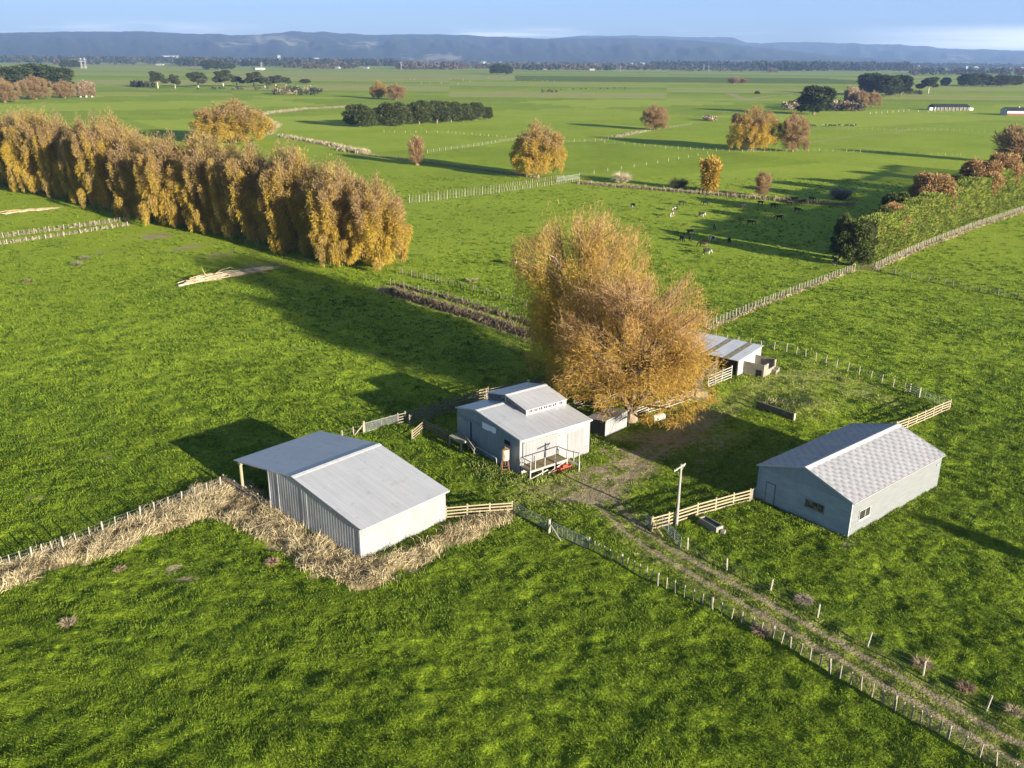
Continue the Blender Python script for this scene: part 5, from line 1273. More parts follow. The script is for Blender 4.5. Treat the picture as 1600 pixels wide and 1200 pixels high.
for lib, nm, x, y, d, h, w, lab in [
    (HTREE, 'evergreen_tree', 1336, 414, 0.5, 9.6, 4.3, 'dark bushy tree closing the near end of the hedge'),
    (HTREE2, 'evergreen_tree', 1322, 408, 1.5, 10.2, 2.0, 'slim upright green tree beside the dark hedge end'),
    (HTREE2, 'evergreen_tree', 1395, 396, 3.5, 10.4, 2.3, 'small green tree poking above the near hedge'),
    (RTREE, 'rusty_tree', 1408, 392, 3.0, 10.8, 3.4, 'small rusty brown crown low in the near hedge'),
    (RTREE, 'rusty_tree', 1478, 362, 4.5, 14.6, 6.0, 'large rusty crown with pale limbs over the middle hedge'),
    (HTREE, 'evergreen_tree', 1440, 375, 7.5, 11.0, 4.0, 'dark shaded tree behind the middle rusty crown'),
    (RTREE, 'rusty_tree', 1545, 337, 4.5, 15.5, 6.0, 'wide rusty crown over the far hedge'),
    (RTREE, 'rusty_tree', 1578, 325, 4.0, 16.0, 5.5, 'farthest rusty crown near the right picture edge'),
    (HTREE2, 'evergreen_tree', 1520, 347, 5.5, 12.5, 2.5, 'slim green tree between the two rusty crowns'),
    (HTREE, 'evergreen_tree', 1606, 316, 5.0, 14.5, 6.0, 'dark green tree behind the hedge at the right edge'),
    (HTREE, 'evergreen_tree', 1650, 298, 4.0, 14.0, 6.0, 'green tree beyond the right picture edge along the hedge')]:
    plant_tree(nm, lib, behind(x, y, d), h, w, None, lab)

# trees right of the frame whose shadows fall on the paddock by the tile roofed shed
OFF = evergreen(130, 10, 2.4, 4000, DG0, DG1, 0.1, 22, 0.9, 0.3, 1.0, 0.25, 0.30)
plant_tree('pine_tree', OFF, (70.3, 41.5), 10.0, 1.9, None, 'young pine standing outside the right picture edge')

# shrubs and tussocks
def tussock(name, x, y, h, r, n, c0, c1, label, cat='plant', droop=0.7, up=1.0):
    rng = np.random.default_rng(int(x * 7 + y)); b = G(x, y); n = int(n * 2.4)
    a = rng.random(n) * 6.283; q = np.sqrt(rng.random(n)) * r * 0.45
    P = np.stack([np.cos(a) * q, np.sin(a) * q, np.zeros(n)], 1)
    D = np.stack([np.cos(a) * (0.25 + q / r), np.sin(a) * (0.25 + q / r), up * (0.8 + 0.5 * rng.random(n))], 1) + rng.normal(size=(n, 3)) * 0.15
    V, F, c = strands(P, D, h * (0.7 + 0.5 * rng.random(n)), np.full(n, 0.018 + h * 0.016), np.full(n, droop), lerp(c0, c1, rng.random(n)), rng, 0.2)
    V[:, 2] = np.maximum(V[:, 2], 0)
    o = link(name, np_mesh(name, V, F, M_STRAW, c)); o.location = (b.x, b.y, 0)
    return tag(o, label, cat)
ST0, ST1 = (0.22, 0.16, 0.08), (0.52, 0.43, 0.25)
tussock('pampas_grass', 972, 286, 4.2, 2.2, 700, (0.35, 0.30, 0.18), (0.7, 0.62, 0.45), 'pale feathery pampas clump on the drain left of the cows')
tussock('flax_bush', 1060, 294, 3.6, 2.6, 700, (0.05, 0.06, 0.03), (0.15, 0.14, 0.09), 'dark spiky flax bush on the drain beyond the cows')
tussock('flax_bush', 1313, 311, 3.8, 3.0, 900, (0.10, 0.11, 0.08), (0.30, 0.28, 0.22), 'grey spiky flax bush in the hedge shadow')
tussock('flax_bush', 1142, 306, 2.0, 1.6, 300, (0.08, 0.07, 0.03), (0.25, 0.18, 0.10), 'small dark tussock on the drain near the narrow yellow tree')
tussock('weed_clump', 1255, 941, 0.75, 0.9, 260, (0.16, 0.13, 0.09), (0.50, 0.42, 0.30), 'bleached weed clump against the sparse track fence', droop=1.0)
tussock('weed_clump', 1440, 1041, 0.8, 0.8, 140, (0.20, 0.15, 0.09), (0.46, 0.36, 0.22), 'brown weed clump by the sixth sparse track post', droop=0.9)
tussock('weed_clump', 1508, 1078, 0.7, 0.8, 140, (0.20, 0.13, 0.08), (0.42, 0.28, 0.18), 'reddish weed clump low on the right of the track', droop=1.0)
tussock('weed_clump', 1583, 1115, 0.7, 0.8, 140, (0.22, 0.18, 0.09), (0.48, 0.40, 0.25), 'yellow weed clump at the lower right edge', droop=1.0)
tussock('weed_clump', 1190, 990, 0.8, 0.9, 160, (0.16, 0.12, 0.08), (0.36, 0.26, 0.18), 'brown weed clump under the batten track fence', droop=0.9)
tussock('weed_clump', 107, 975, 0.6, 0.8, 140, (0.22, 0.17, 0.1), (0.45, 0.37, 0.24), 'pale weed clump in the left foreground grass', droop=1.0)
tussock('weed_clump', 426, 880, 0.6, 0.9, 140, (0.25, 0.16, 0.1), (0.50, 0.36, 0.24), 'pinkish dead weed clump below the hay shed strip', droop=1.0)
tussock('weed_clump', 188, 891, 0.5, 0.7, 100, (0.25, 0.18, 0.1), (0.48, 0.38, 0.24), 'small pale weed clump beside the foreground dirt patch', droop=1.0)
tussock('weed_clump', 45, 442, 1.0, 1.6, 160, (0.16, 0.15, 0.06), (0.32, 0.28, 0.13), 'flat straw clump in the far left paddock', droop=1.1)
tussock('weed_clump', 120, 415, 1.2, 1.4, 160, (0.10, 0.11, 0.05), (0.30, 0.28, 0.16), 'left grey tussock of a pair below the left fences', droop=0.8)
tussock('weed_clump', 133, 406, 1.2, 1.4, 160, (0.10, 0.11, 0.05), (0.30, 0.28, 0.16), 'right grey tussock of a pair below the left fences', droop=0.8)
tussock('weed_clump', 738, 441, 1.2, 1.4, 150, (0.2, 0.18, 0.08), (0.4, 0.36, 0.2), 'lone dry tussock in the paddock right of the row', droop=0.9)

# ------------------------------------------------------------------ cows
def skin_mesh(verts, edges, radii, sub=1):
    me = bpy.data.meshes.new('tmp'); me.from_pydata(verts, edges, [])
    ob = bpy.data.objects.new('tmp', me); COL.objects.link(ob)
    sk = ob.modifiers.new('skin', 'SKIN'); sk.use_smooth_shade = True; sk.branch_smoothing = 0.6
    for d, r_ in zip(me.skin_vertices[0].data, radii): d.radius = r_ if isinstance(r_, tuple) else (r_, r_)
    me.skin_vertices[0].data[1].use_root = True
    ob.modifiers.new('sub', 'SUBSURF').levels = sub; ob.modifiers['sub'].render_levels = sub
    bpy.context.view_layer.update()
    dg = bpy.context.evaluated_depsgraph_get()
    out = bpy.data.meshes.new_from_object(ob.evaluated_get(dg))
    bpy.data.objects.remove(ob); bpy.data.meshes.remove(me)
    return out
def cow_mesh(graze):
    v = [(-0.80, 0, 1.18), (-0.52, 0, 1.08), (0.02, 0, 0.98), (0.52, 0, 1.04), (0.80, 0, 1.08)]
    rd = [(0.20, 0.20), (0.33, 0.30), (0.40, 0.36), (0.36, 0.30), (0.22, 0.18)]
    e = [(0, 1), (1, 2), (2, 3), (3, 4)]
    head = [(1.08, 0.02, 0.74), (1.22, 0.03, 0.42), (1.30, 0.03, 0.14)] if graze else [(1.10, 0.05, 1.34), (1.34, 0.08, 1.40), (1.62, 0.10, 1.22)]
    for p, r_, a in zip(head, ((0.15, 0.13), (0.14, 0.12), (0.085, 0.08)), (4, 5, 6)): v.append(p); rd.append(r_); e.append((a, a + 1))
    for s in (-1, 1):
        i = len(v); v += [(-0.55, 0.17 * s, 0.78), (-0.50, 0.20 * s, 0.62), (-0.68, 0.20 * s, 0.42), (-0.63, 0.20 * s, 0.03)]; rd += [0.16, 0.11, 0.065, 0.06]; e += [(1, i), (i, i + 1), (i + 1, i + 2), (i + 2, i + 3)]
        i = len(v); v += [(0.50, 0.15 * s, 0.72), (0.53, 0.17 * s, 0.42), (0.50 + 0.08 * s, 0.17 * s, 0.03)]; rd += [0.14, 0.075, 0.06]; e += [(3, i), (i, i + 1), (i + 1, i + 2)]
    i = len(v); v += [(-0.92, 0, 0.95), (-0.94, 0.02, 0.45)]; rd += [0.04, 0.03]; e += [(0, i), (i, i + 1)]
    hx = v[6]
    for s in (-1, 1):
        i = len(v); v.append((hx[0] - 0.04, 0.22 * s, hx[2] + 0.10)); rd.append(0.035); e.append((6, i))
    return skin_mesh(v, e, rd)
COW_G, COW_S = cow_mesh(True), cow_mesh(False)
def coat(name, dark, light, thr, off):
    m = NM(name, 0.7, 0, 0.2); vv = m.coord('Object'); mpn = vv.node; mpn.inputs['Location'].default_value = off
    sp3 = m.n.new('ShaderNodeSeparateXYZ'); m.l.new(m.coord('Object'), sp3.inputs[0])
    f = m.noise(vv, 1.5, 1, 0.4)
    f = m.math('SUBTRACT', f, m.math('MULTIPLY', m.math('SUBTRACT', sp3.outputs[2], 0.8), 0.16))
    m.color(m.ramp(f, [(thr, dark), (thr + 0.02, light)])); return m.m
COATS = {'B': coat('black_coat', (0.010, 0.010, 0.010), (0.5, 0.48, 0.45), 0.74, (3, 1, 0)), 'W': coat('black_white_coat', (0.012, 0.012, 0.012), (0.42, 0.41, 0.38), 0.585, (1, 5, 2)),
         'P': coat('mostly_white_coat', (0.014, 0.014, 0.014), (0.42, 0.41, 0.38), 0.47, (7, 2, 4)), 'R': coat('brown_white_coat', (0.10, 0.035, 0.012), (0.40, 0.37, 0.33), 0.57, (2, 8, 1)), 'D': coat('dark_brown_coat', (0.030, 0.014, 0.008), (0.4, 0.3, 0.2), 0.72, (5, 3, 7))}
for c_ in (COW_G, COW_S): c_.materials.append(COATS['B'])
def cow(x, y, ct, rz, label, graze=True, s=1.12, group='cows grazing in the paddock before the hedge'):
    o = link('cow', COW_G if graze else COW_S); o.location = G(x, y); o.rotation_euler = (0, 0, rz); o.scale = (s, s, s)
    o.material_slots[0].link = 'OBJECT'; o.material_slots[0].material = COATS[ct]
    return tag(o, label, 'cow', group)
for a in [
    (989, 325, 'W', 2.0, 'black and white cow apart from the herd on its left, in full sun'), (1065, 321, 'B', 0.2, 'black cow in sun, upper left of the herd by the drain'), (1055, 330, 'W', 3.9, 'large black cow with white legs below the upper left black one'),
    (1050, 339, 'R', 4.2, 'brown and white cow on the left side of the herd'), (1102, 321, 'B', 2.8, 'black cow where the upper hedge shadow begins'), (1096, 339, 'W', 0.5, 'black and white cow grazing in sun between two shadow streaks'),
    (1160, 326, 'B', 3.3, 'black cow on the edge of the upper hedge shadow'), (1188, 321, 'R', 0.1, 'brown cow with white legs near the bare pinkish tree'), (1208, 325, 'B', 0.3, 'black cow right of the brown cow by the pinkish tree'),
    (1233, 321, 'R', 0.2, 'red brown cow in the last patch of sun near the drain'), (1241, 315, 'B', 3.0, 'leftmost of three black cows up by the drain'), (1254, 319, 'B', 3.5, 'middle of three black cows up by the drain'), (1268, 315, 'B', 0.0, 'rightmost of three black cows up by the drain'),
    (1245, 332, 'D', 0.2, 'dark cow alone in the upper shade'), (1217, 344, 'B', 3.0, 'black cow in the middle of the hedge shade'), (1172, 352, 'D', 0.1, 'dark brown cow in the left part of the shade'), (1116, 359, 'B', 1.4, 'black cow seen end on in the shade tip'),
    (1078, 367, 'W', 0.5, 'black cow with white belly above the long shadow tip'), (1066, 378, 'B', 1.8, 'left of two black cows in the lower shadow tip'), (1078, 378, 'B', 1.5, 'right of two black cows in the lower shadow tip'), (1111, 378, 'P', 0.6, 'mostly white cow standing in the shade'),
    (1139, 380, 'B', 1.5, 'black cow alone in the lower shade'), (1098, 387, 'D', 2.9, 'dark brown cow at the lower edge of the shade'), (1104, 398, 'W', 0.4, 'black and white cow nearest the camera, just below the shade'),
    (803, 415, 'W', 1.2, 'black and white cow peeping out left of the yellow willow')]: cow(*a)
cow(1304, 414, 'W', 1.6, 'black and white cow standing by the hedge corner gate', False)
for i, x in enumerate((1213, 1265, 1271, 1288, 1297, 1304, 1312, 1323, 1330, 1335)):
    cow(x, 197.5 + (i % 3) * 0.5, 'W' if i % 3 == 0 else 'B', 0.1 + 3.0 * (i % 2), 'black or black and white cow in the line along the far right fence', True, 1.25, 'line of cows along the far right fence')
r_ = random.Random(3)
for i in range(14):
    x = 848 + i * 10 + r_.uniform(-3, 3); cow(x, 141 - i * 0.22 + r_.uniform(-0.6, 0.6), 'B' if i % 4 else 'W', r_.uniform(0, 6), 'dark cow of the herd far out in the middle paddocks', True, 1.3, 'herd far out in the middle')
for i in range(26):
    x = 640 + i * 9 + r_.uniform(-5, 5); o = cow(x, 125.5 + r_.uniform(-4, 6), 'P', r_.uniform(0, 6), 'pale speck of livestock on the straw coloured far paddock', True, 1.0, 'pale livestock on the far paddock')
    o.name = 'sheep'; o['category'] = 'sheep'; o.material_slots[0].material = M_POSTPALE

# ------------------------------------------------------------------ far buildings
def gable_shed(name, x, y, L, W, he, hr, rz, wm, rm, label, open_front=False, group=None):
    o = empty(name, G(x, y), rz, label, 'building', group)
    mb = MB(); mb.prism([(-W / 2, -0.3), (W / 2, -0.3), (W / 2, he), (0, hr - 0.05), (-W / 2, he)], -L / 2, L / 2, 'x'); mb.build('wall', wm, o)
    mb = MB(); slope(mb, -L / 2 - 0.4, L / 2 + 0.4, -W / 2 - 0.6, he - 0.1, 0, hr); slope(mb, -L / 2 - 0.4, L / 2 + 0.4, W / 2 + 0.6, he - 0.1, 0, hr); mb.build('roof', rm, o)
    return o
M_ROOFDARK = simple('dark_roof', (0.012, 0.014, 0.016), (0.03, 0.032, 0.035), 0.4, 0.6)
M_BRICK = simple('brown_brick', (0.10, 0.045, 0.03), (0.17, 0.08, 0.055), 1.0, 0.9)
bn = gable_shed('barn', 1482, 172, 32, 12, 3.0, 5.2, 0.10, M_CONCDARK, M_ROOFDARK, 'long low far barn with a dark roof and white ends')
mb = MB(); mb.span((-16.5, -6.2, 0), (-15.9, 6.2, 2.8)); mb.span((15.9, -6.2, 0), (16.5, 6.2, 2.8)); mb.span((16.5, -5, 0), (20, 3, 2.2)); mb.span((-20.5, -5, 0), (-16.5, 0, 2.4)); mb.build('end_wall', M_WHITE, bn)
for k in range(9):
    mb = MB(); mb.box((-14 + 3.5 * k, -6.4, 1.4), (0.4, 0.4, 2.8)); mb.build('post', M_POSTPALE, bn)
hb = gable_shed('farmhouse', 1592, 180, 26, 10, 3.6, 6.2, 0.05, M_WHITE, M_ROOFDARK, 'far white building with a dark roof and brown base at the right edge')
mb = MB(); mb.span((-13.1, -5.3, -0.2), (13.1, -5.02, 1.7)); mb.build('base', M_BRICK, hb)
mb = MB(); mb.box((-1, 0, 5.9), (0.9, 0.9, 1.6)); mb.build('chimney', M_WHITE, hb)
gable_shed('far_house', 1518, 122, 30, 14, 5, 8, 0.3, M_WHITE, M_GALV, 'grey roofed house among trees in the right distance')
for i, (x, y, L, W, he, hr) in enumerate([(1180, 107, 40, 18, 7, 12), (800 + 335, 108, 30, 15, 6, 10), (300 + 1000, 108, 40, 20, 6, 9), (1505, 112, 30, 16, 5, 8), (405, 109, 60, 24, 8, 12), (525, 107, 70, 30, 8, 12), (852, 109, 26, 14, 5, 9), (925, 110, 34, 16, 6, 10), (976, 107, 50, 20, 9, 14), (1350 + 65, 100, 70, 30, 10, 14), (572, 107, 40, 20, 6, 9), (250, 102, 60, 20, 6, 9)]):
    gable_shed('far_house', x, y, L * 0.55, W * 0.6, he * 0.7, hr * 0.65, 0.3 * (i % 5) - 0.5, M_CHALK, M_CHALK if i % 2 else M_GALV, 'tiny white farm building on the far edge of the plain', group='far white farm buildings')
# the town under the hills
rt = random.Random(12)
tw = MB(); tw.box((0, 0, 0.5), (1, 1, 1)); twm = tw.mesh('wall', M_CHALK)
twr = MB(); twr.prism([(-0.52, 1.0), (0.52, 1.0), (0, 1.18)], -0.52, 0.52, 'x'); twrm = twr.mesh('roof', M_GALV)
for i in range(64):
    x = rt.choice([rt.uniform(-30, 110), rt.uniform(-30, 280), rt.uniform(250, 460), rt.uniform(600, 1250), rt.uniform(1200, 1600)])
    D = rt.uniform(6200, 7600); d = ray_dir(x, 90); hd = math.hypot(d.x, d.y)
    o = empty('town_building', (d.x / hd * D, d.y / hd * D, 0), rt.uniform(0, 1.5), 'pale town building below the hills', 'building', 'town below the hills')
    w_ = rt.uniform(18, 60); o.scale = (w_, w_ * 0.6, rt.uniform(7, 17))
    link('wall', twm, o); link('roof', twrm, o)
for x, w_, hgt_, lab in [(267, 100, 34, 'widest white hospital-like block in the town'), (436, 20, 40, 'slim white tower block right of the town domes'), (494, 36, 28, 'boxy pale block at the right end of the town')]:
    d = ray_dir(x, 90); hd = math.hypot(d.x, d.y); D = 6900
    o = empty('tower_block', (d.x / hd * D, d.y / hd * D, 0), 0.2, lab, 'building'); o.scale = (w_, w_ * 0.5, hgt_); link('wall', twm, o); link('roof', twrm, o)
# pylons
py_ = MB()
for s in ((-1, -1), (1, -1), (1, 1), (-1, 1)): py_.beam((3.2 * s[0], 3.2 * s[1], 0), (0.6 * s[0], 0.6 * s[1], 24), 0.35, 0.35); py_.beam((0.6 * s[0], 0.6 * s[1], 24), (0.1 * s[0], 0.1 * s[1], 34), 0.3, 0.3)
for k in range(5):
    z0, z1 = 4.8 * k, 4.8 * (k + 1); a, b = 3.2 - 2.6 * z0 / 24, 3.2 - 2.6 * z1 / 24
    for s in (-1, 1): py_.beam((-a, a * s, z0), (b, b * s, z1), 0.2, 0.2); py_.beam((a, a * s, z0), (-b, b * s, z1), 0.2, 0.2); py_.beam((a * s, -a, z0), (b * s, b, z1), 0.2, 0.2)
pym = py_.mesh('tower', M_GALV)
pa_ = MB()
for z, l in ((23, 7), (27.5, 6), (32, 4.5)): pa_.beam((-l, 0, z), (l, 0, z), 0.3, 0.4); pa_.beam((-l, 0, z), (0, 0, z + 1.8), 0.2, 0.2); pa_.beam((l, 0, z), (0, 0, z + 1.8), 0.2, 0.2)
pam = pa_.mesh('crossarm', M_GALV)
for x, yb, yt, lab in [(128, 107, 91, 'left lattice pylon of the pair beyond the left pines'), (134, 107, 90, 'right lattice pylon of the pair beyond the left pines'), (409, 111, 97, 'lattice pylon behind the gum row'), (969, 113, 101, 'thin lattice pylon in the middle distance'), (1099, 113, 100, 'left lattice pylon of the right pair'), (1107, 113, 101, 'right lattice pylon of the right pair'), (627, 109, 97, 'lattice pylon among the far middle trees')]:
    b = G(x, yb); o = empty('pylon', b, 0.7, lab, 'pylon'); s = height_to(b, yt) / 34; o.scale = (s, s, s); link('tower', pym, o); link('crossarm', pam, o)

# ------------------------------------------------------------------ far woodland belts
def woodland(name, spans, seed, label):
    rng = np.random.default_rng(seed); Ps = []; Ds = []; Ls = []; Ws = []; Cs = []
    for (x0, x1, ya, yb, cnt, hh, cols) in spans:
        for _ in range(cnt):
            x = rng.uniform(x0, x1); y = rng.uniform(ya, yb); b = G(x, y); h = hh * rng.uniform(0.55, 1.15); w = h * rng.uniform(0.4, 0.8); m = 34
            ci = cols[rng.integers(len(cols))]
            o = rng.normal(size=(m, 3)); o /= np.linalg.norm(o, axis=1, keepdims=True); o *= (0.5 + 0.5 * rng.random(m))[:, None]
            P = np.array([b.x, b.y, h * 0.5]) + o * np.array([w, w, h * 0.5])
            P[:, 2] = np.maximum(P[:, 2], 0.3)
            Ps.append(P); Ds.append(o + rng.normal(size=(m, 3)) * 0.4 + np.array([0, 0, 0.5])); Ls.append(np.full(m, h * 0.42)); Ws.append(np.full(m, h * 0.26))
            Cs.append(np.array(ci)[None, :] * (0.65 + 0.7 * rng.random(m))[:, None])
    P = np.concatenate(Ps)
    V, F, c = strands(P, np.concatenate(Ds), np.concatenate(Ls), np.concatenate(Ws), np.full(len(P), 0.2), np.concatenate(Cs), rng, 0.3)
    V[:, 2] = np.maximum(V[:, 2], 0)
    return tag(link(name, np_mesh(name, V, F, M_NEEDLE, c)), label, 'woodland', None, 'stuff')
DK = (0.016, 0.026, 0.016); DK2 = (0.026, 0.036, 0.022); TN = (0.075, 0.058, 0.036); PK = (0.10, 0.080, 0.062)
woodland('woodland', [(-60, 300, 95, 98, 420, 26, [DK, DK2, DK2, DK, DK2, TN]), (60, 320, 98, 101, 90, 16, [DK, DK2, TN]), (280, 620, 98, 104, 460, 26, [DK, DK2, DK2, DK, TN]), (440, 560, 103, 108, 90, 16, [DK, DK2, TN, TN]), (560, 800, 97, 102, 200, 18, [DK, DK2, PK]), (620, 720, 105, 109, 90, 20, [PK, PK, TN, DK2]), (700, 860, 103, 108, 120, 15, [DK, DK2, TN, PK]),
    (790, 1080, 101, 110, 460, 18, [DK2, TN, PK, PK, DK, DK2]), (860, 1020, 98, 102, 120, 18, [DK, DK2])], 31, 'mixed dark and autumn woodland along the far edge of the plain')
woodland('woodland', [(1020, 1660, 101, 108, 900, 28, [DK, DK, DK2]), (1180, 1420, 104, 111, 420, 30, [DK, DK, DK2]), (1420, 1660, 105, 118, 260, 17, [DK, DK2, (0.06, 0.035, 0.025)]), (1200, 1216, 112, 113, 14, 12, [TN]), (1060, 1180, 108, 112, 60, 12, [DK2, TN])], 32, 'dark shelter woodland across the right distance')
woodland('scrub', [(300, 460, 139, 141, 14, 3.5, [DK2, DK]), (430, 500, 140, 149, 46, 5.5, [DK2, (0.20, 0.17, 0.10), (0.10, 0.09, 0.04)]), (1225, 1265, 166, 173, 26, 5, [TN, (0.25, 0.20, 0.13), DK2]), (1283, 1345, 168, 174, 50, 6, [(0.28, 0.22, 0.15), TN, DK2]), (1415, 1440, 146, 148, 14, 4, [TN, DK2]), (1100, 1118, 186, 190, 16, 3.0, [(0.35, 0.28, 0.18), TN]), (205, 240, 133, 137, 20, 6, [TN, DK2]), (848, 874, 143, 145, 10, 3, [DK, TN])], 33, 'low scrub and rank growth on far banks')

# ------------------------------------------------------------------ grasses
def in_buildings(x, y, pad=0.0):
    r = np.zeros(x.shape, bool)
    for (bx, by, rz, L, W) in ((-12.599, 66.177, 0.83044, 9.83, 13.48), (0.8663, 83.0232, 0.65835, 9.5, 11.2), (30.1276, 70.9224, 0.69349, 16.4, 9.89), (30.34, 114.2, 0.88, 6.9, 12.5)):
        c, s = math.cos(rz), math.sin(rz); u = (x - bx) * c + (y - by) * s; v = -(x - bx) * s + (y - by) * c
        r |= (u > -pad) & (u < L + pad) & (v > -pad) & (v < W + pad)
    return r
def grass_field():
    rng = np.random.default_rng(77)
    n = 1250000
    y = 38 + (190 - 38) * rng.random(n) ** 1.25
    half = 0.66 * (y * math.cos(PITCH) + 14)
    x = (rng.random(n) * 2 - 1) * half
    clump = vnoise(x * 0.9, y * 0.9, 41) * 0.72 + vnoise(x * 0.22, y * 0.22, 42) * 0.28
    keep = rng.random(n) < (np.clip((clump - 0.1) * 1.7, 0.35, 1) * np.clip(1.25 - y / 170, 0.15, 1) * (half / half.max()) ** 0.3)
    x, y, clump = x[keep], y[keep], clump[keep]
    d, dr, tn = cover_at(x, y)
    k = (~in_buildings(x, y)) & (rng.random(len(x)) > d * 1.5) & (dr < 0.85)
    x, y, d, dr, clump = x[k], y[k], d[k], dr[k], clump[k]
    # distinct tufts standing above the sward, out to the middle paddocks
    m = 52000
    ty = 40 + (330 - 40) * rng.random(m) ** 1.15; tx = (rng.random(m) * 2 - 1) * 0.64 * (ty * math.cos(PITCH) + 14)
    tk_ = rng.random(m) < np.clip((vnoise(tx * 0.10, ty * 0.10, 80) * 0.6 + vnoise(tx * 0.4, ty * 0.4, 81) * 0.6 - 0.3) * 1.6, 0.05, 1); tx, ty = tx[tk_], ty[tk_]
    td, tdr, _ = cover_at(tx, ty); tk_ = (~in_buildings(tx, ty)) & (td < 0.3) & (tdr < 0.7); tx, ty = tx[tk_], ty[tk_]
    K = 13; ts_ = 0.5 + 0.7 * rng.random(len(tx))
    ux = np.repeat(tx, K) + rng.normal(size=len(tx) * K) * 0.20 * np.repeat(ts_, K); uy = np.repeat(ty, K) + rng.normal(size=len(tx) * K) * 0.20 * np.repeat(ts_, K)
    n_thin = len(x)
    x = np.concatenate([x, ux]); y = np.concatenate([y, uy]); d = np.concatenate([d, np.zeros(len(ux))]); dr = np.concatenate([dr, np.zeros(len(ux))]); clump = np.concatenate([clump, np.repeat(0.55 * ts_, K)])
    z = ground_z(x, y, d)
    n = len(x); far = np.clip(y / 60, 0.8, 2.6)
    P = np.stack([x, y, z - 0.02], 1)
    lean = vnoise(x * 0.12, y * 0.12, 50) * 6.283 * 1.5
    D = np.stack([np.cos(lean) * 0.45, np.sin(lean) * 0.45, np.ones(n)], 1) + rng.normal(size=(n, 3)) * 0.42
    g = np.clip(vnoise(x * 0.30, y * 0.30, 43) * 0.28 + vnoise(x * 1.3, y * 1.3, 44) * 0.40 + vnoise(x * 2.9, y * 2.9, 45) * 0.32 + rng.normal(size=n) * 0.10, 0, 1)
    col = lerp((0.046, 0.090, 0.006), (0.178, 0.254, 0.018), sstep(0.22, 0.78, g))
    dw = np.clip(dr * 1.2, 0, 0.9)[:, None] * rng.random(n)[:, None]; col = col * (1 - dw) + np.array([0.36, 0.29, 0.12]) * dw
    col *= (0.75 + 0.5 * rng.random(n))[:, None]
    L = (0.10 + 0.24 * clump ** 1.2) * (0.7 + 0.6 * rng.random(n)) * np.clip(far, 1, 1.5); W = 0.036 * far * (0.7 + 0.6 * rng.random(n)); L[n_thin:] *= 1.15; W[n_thin:] *= 1.05
    V, F, c = strands(P, D, L, W, np.full(n, 0.7), col, rng, 0.2)
    return tag(link('grass', np_mesh('grass', V, F, M_GRASSBLADE, c)), 'short green pasture grass growing in uneven tufts', 'grass', None, 'stuff')
grass_field()
def rank_grass(name, sampler, n, h, w, c0, c1, droop, seed, label, lean=(0.3, 0.2)):
    rng = np.random.default_rng(seed); x, y, hs_ = sampler(rng, n)
    k = ~in_buildings(x, y, 0.03) & ~((name == 'dry_grass') & (x > -11.5) & (rng.random(len(x)) < 0.5)); x, y, hs_ = x[k], y[k], hs_[k]; n = len(x)
    a = vnoise(x * 0.5, y * 0.5, seed + 1) * 9; cl = vnoise(x * 0.9, y * 0.9, seed + 2)
    P = np.stack([x, y, np.full(n, -0.05)], 1)
    D = np.stack([np.cos(a) * 0.5 + lean[0], np.sin(a) * 0.5 + lean[1], np.full(n, 1.0)], 1) + rng.normal(size=(n, 3)) * 0.28
    col = lerp(c0, c1, np.clip(cl * 0.6 + rng.random(n) * 0.5 - 0.05, 0, 1)) * (0.7 + 0.55 * rng.random(n))[:, None]
    V, F, c = strands(P, D, h * hs_ * (0.6 + 0.7 * rng.random(n)) * (0.55 + 0.8 * cl), np.full(n, w), np.full(n, droop), col, rng, 0.25)
    V[:, 2] = np.maximum(V[:, 2], -0.05)
    return tag(link(name, np_mesh(name, V, F, M_STRAW, c)), label, 'grass', None, 'stuff')
def s_dry(rng, n):
    xs = np.array([p[0] for p in DRY]); ys = np.array([p[1] for p in DRY])
    x = rng.uniform(xs.min(), xs.max(), n * 9); y = rng.uniform(ys.min(), ys.max(), n * 9)
    m = inside(x, y, DRY) & (vnoise(x * 0.55, y * 0.55, 60) * 0.7 + vnoise(x * 1.5, y * 1.5, 59) * 0.3 > 0.40); x, y = x[m][:n], y[m][:n]; x = x + rng.normal(size=len(x)) * 0.42; y = y + rng.normal(size=len(x)) * 0.42; return x, y, np.ones(len(x))
rank_grass('dry_grass', s_dry, 54000, 1.0, 0.034, (0.26, 0.19, 0.10), (0.66, 0.56, 0.34), 0.95, 61, 'tall bleached dry grass along the hay shed and the left fence')
def along(lines):
    def f(rng, n):
        X = []; Y = []; Hh = []
        tot = sum(w * sum(math.hypot(b[0] - a[0], b[1] - a[1]) for a, b in zip(p[:-1], p[1:])) for p, w, h in lines)
        for p, w, h in lines:
            for a, b in zip(p[:-1], p[1:]):
                L = math.hypot(b[0] - a[0], b[1] - a[1]); k = max(4, int(n * w * L / tot)); t = rng.random(k); o = rng.normal(size=k) * w * 0.45
                nx, ny = -(b[1] - a[1]) / L, (b[0] - a[0]) / L
                X.append(a[0] + (b[0] - a[0]) * t + nx * o); Y.append(a[1] + (b[1] - a[1]) * t + ny * o); Hh.append(np.full(k, h))
        return np.concatenate(X), np.concatenate(Y), np.concatenate(Hh)
    return f
rank_grass('rank_grass', along([(GP([(605, 453), (660, 470), (740, 494), (845, 530)]), 1.5, 1.0), (GP([(620, 446), (700, 466), (845, 512)]), 0.8, 0.7)]), 7000, 1.0, 0.10, (0.06, 0.05, 0.03), (0.22, 0.17, 0.11), 0.6, 63, 'brown reeds and dead stalks filling the drain')
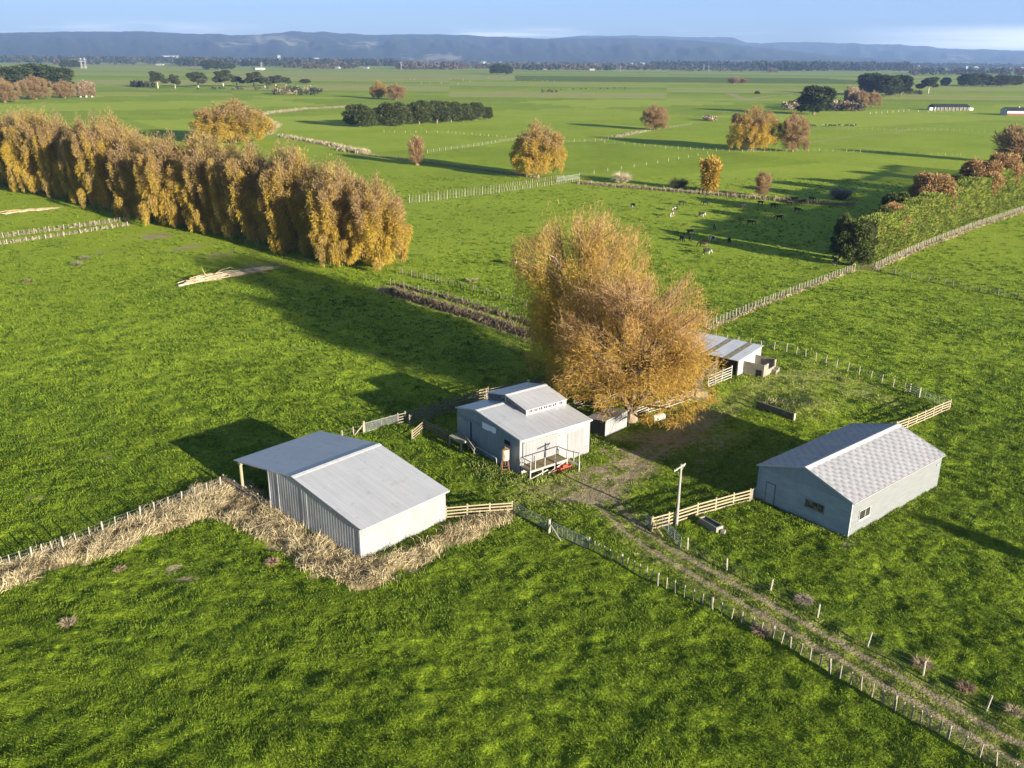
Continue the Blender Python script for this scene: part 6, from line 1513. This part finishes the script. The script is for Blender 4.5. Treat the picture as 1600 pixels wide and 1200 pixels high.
rank_grass('rank_grass', along([(GP([(1366, 422), (1440, 389), (1520, 358), (1600, 331), (1690, 295)]), 0.7, 0.7), (GP([(1105, 515), (1220, 466), (1335, 423)]), 0.6, 0.6)]), 9000, 0.8, 0.10, (0.22, 0.17, 0.09), (0.50, 0.42, 0.25), 0.8, 64, 'straw coloured grass along the hedge fence and the batten fence')
rank_grass('rank_grass', along([(GP([(905, 287), (1060, 300), (1210, 313), (1335, 322)]), 1.8, 1.3), (GP([(560, 241), (700, 259), (840, 278)]), 1.2, 0.9), (GP([(-20, 385), (100, 367), (200, 351)]), 1.0, 0.7), (GP([(-20, 374), (100, 358), (195, 344)]), 1.0, 0.9)]), 9000, 1.1, 0.16, (0.12, 0.10, 0.05), (0.42, 0.34, 0.20), 0.7, 65, 'weedy dry growth on the far drains and left fence lines')
rank_grass('rank_grass', along([(GP([(440, 213), (500, 224), (568, 238)]), 3.0, 1.4), (GP([(530, 234), (570, 240)]), 3.5, 2.0), (GP([(400, 180), (470, 171), (560, 167)]), 4.0, 1.4), (GP([(415, 211), (432, 196), (400, 180)]), 3.0, 1.3), (GP([(1010, 205), (960, 214)]), 2.0, 1.0)]), 9000, 1.3, 0.30, (0.22, 0.18, 0.10), (0.42, 0.36, 0.24), 0.7, 66, 'pale toetoe grass along the far winding drain')
rank_grass('rank_grass', along([(GP([(1200, 628), (1225, 640), (1245, 648)]), 1.2, 0.9)]), 500, 1.0, 0.05, (0.30, 0.25, 0.13), (0.6, 0.52, 0.34), 0.6, 67, 'dry stalks on the mound behind the low concrete wall')
rank_grass('rank_grass', along([(GP([(745, 735), (790, 745), (815, 752), (860, 737), (905, 722)]), 1.6, 0.6), (GP([(735, 720), (780, 738)]), 1.2, 0.7), (GP([(925, 690), (960, 700)]), 1.0, 0.6)]), 5000, 0.75, 0.06, (0.07, 0.12, 0.015), (0.24, 0.28, 0.06), 0.9, 68, 'rank green grass round the foot of the woolshed')
rank_grass('rank_grass', along([(GP([(1185, 780), (1325, 845), (1465, 763)]), 0.5, 0.4)]), 1600, 0.6, 0.05, (0.08, 0.13, 0.015), (0.26, 0.27, 0.07), 0.9, 69, 'uncut grass along the foot of the tile roofed shed')
rank_grass('leaf_litter', along([(GP([(900, 640), (960, 650), (1030, 640), (1080, 620)]), 4.0, 0.3), (GP([(860, 600), (940, 605), (1020, 600)]), 4.0, 0.3)]), 5000, 0.5, 0.12, (0.30, 0.17, 0.05), (0.50, 0.32, 0.08), 1.2, 70, 'fallen yellow leaves and twigs under the big willows')

# ------------------------------------------------------------------ air
hz = MB(); hz.span((-16000, -90, -3.0), (16000, 18600, 900))
hm = bpy.data.materials.new('haze_air'); hm.use_nodes = True
for n_ in list(hm.node_tree.nodes):
    if n_.type != 'OUTPUT_MATERIAL': hm.node_tree.nodes.remove(n_)
vol = hm.node_tree.nodes.new('ShaderNodeVolumePrincipled')
vol.inputs['Color'].default_value = (0.36, 0.56, 1.0, 1); vol.inputs['Density'].default_value = 6.0e-5; vol.inputs['Anisotropy'].default_value = 0.1
hm.node_tree.links.new(vol.outputs[0], hm.node_tree.nodes['Material Output'].inputs['Volume'])
tag(hz.build('haze', hm), 'thin blue haze over the plain', 'haze', None, 'stuff')
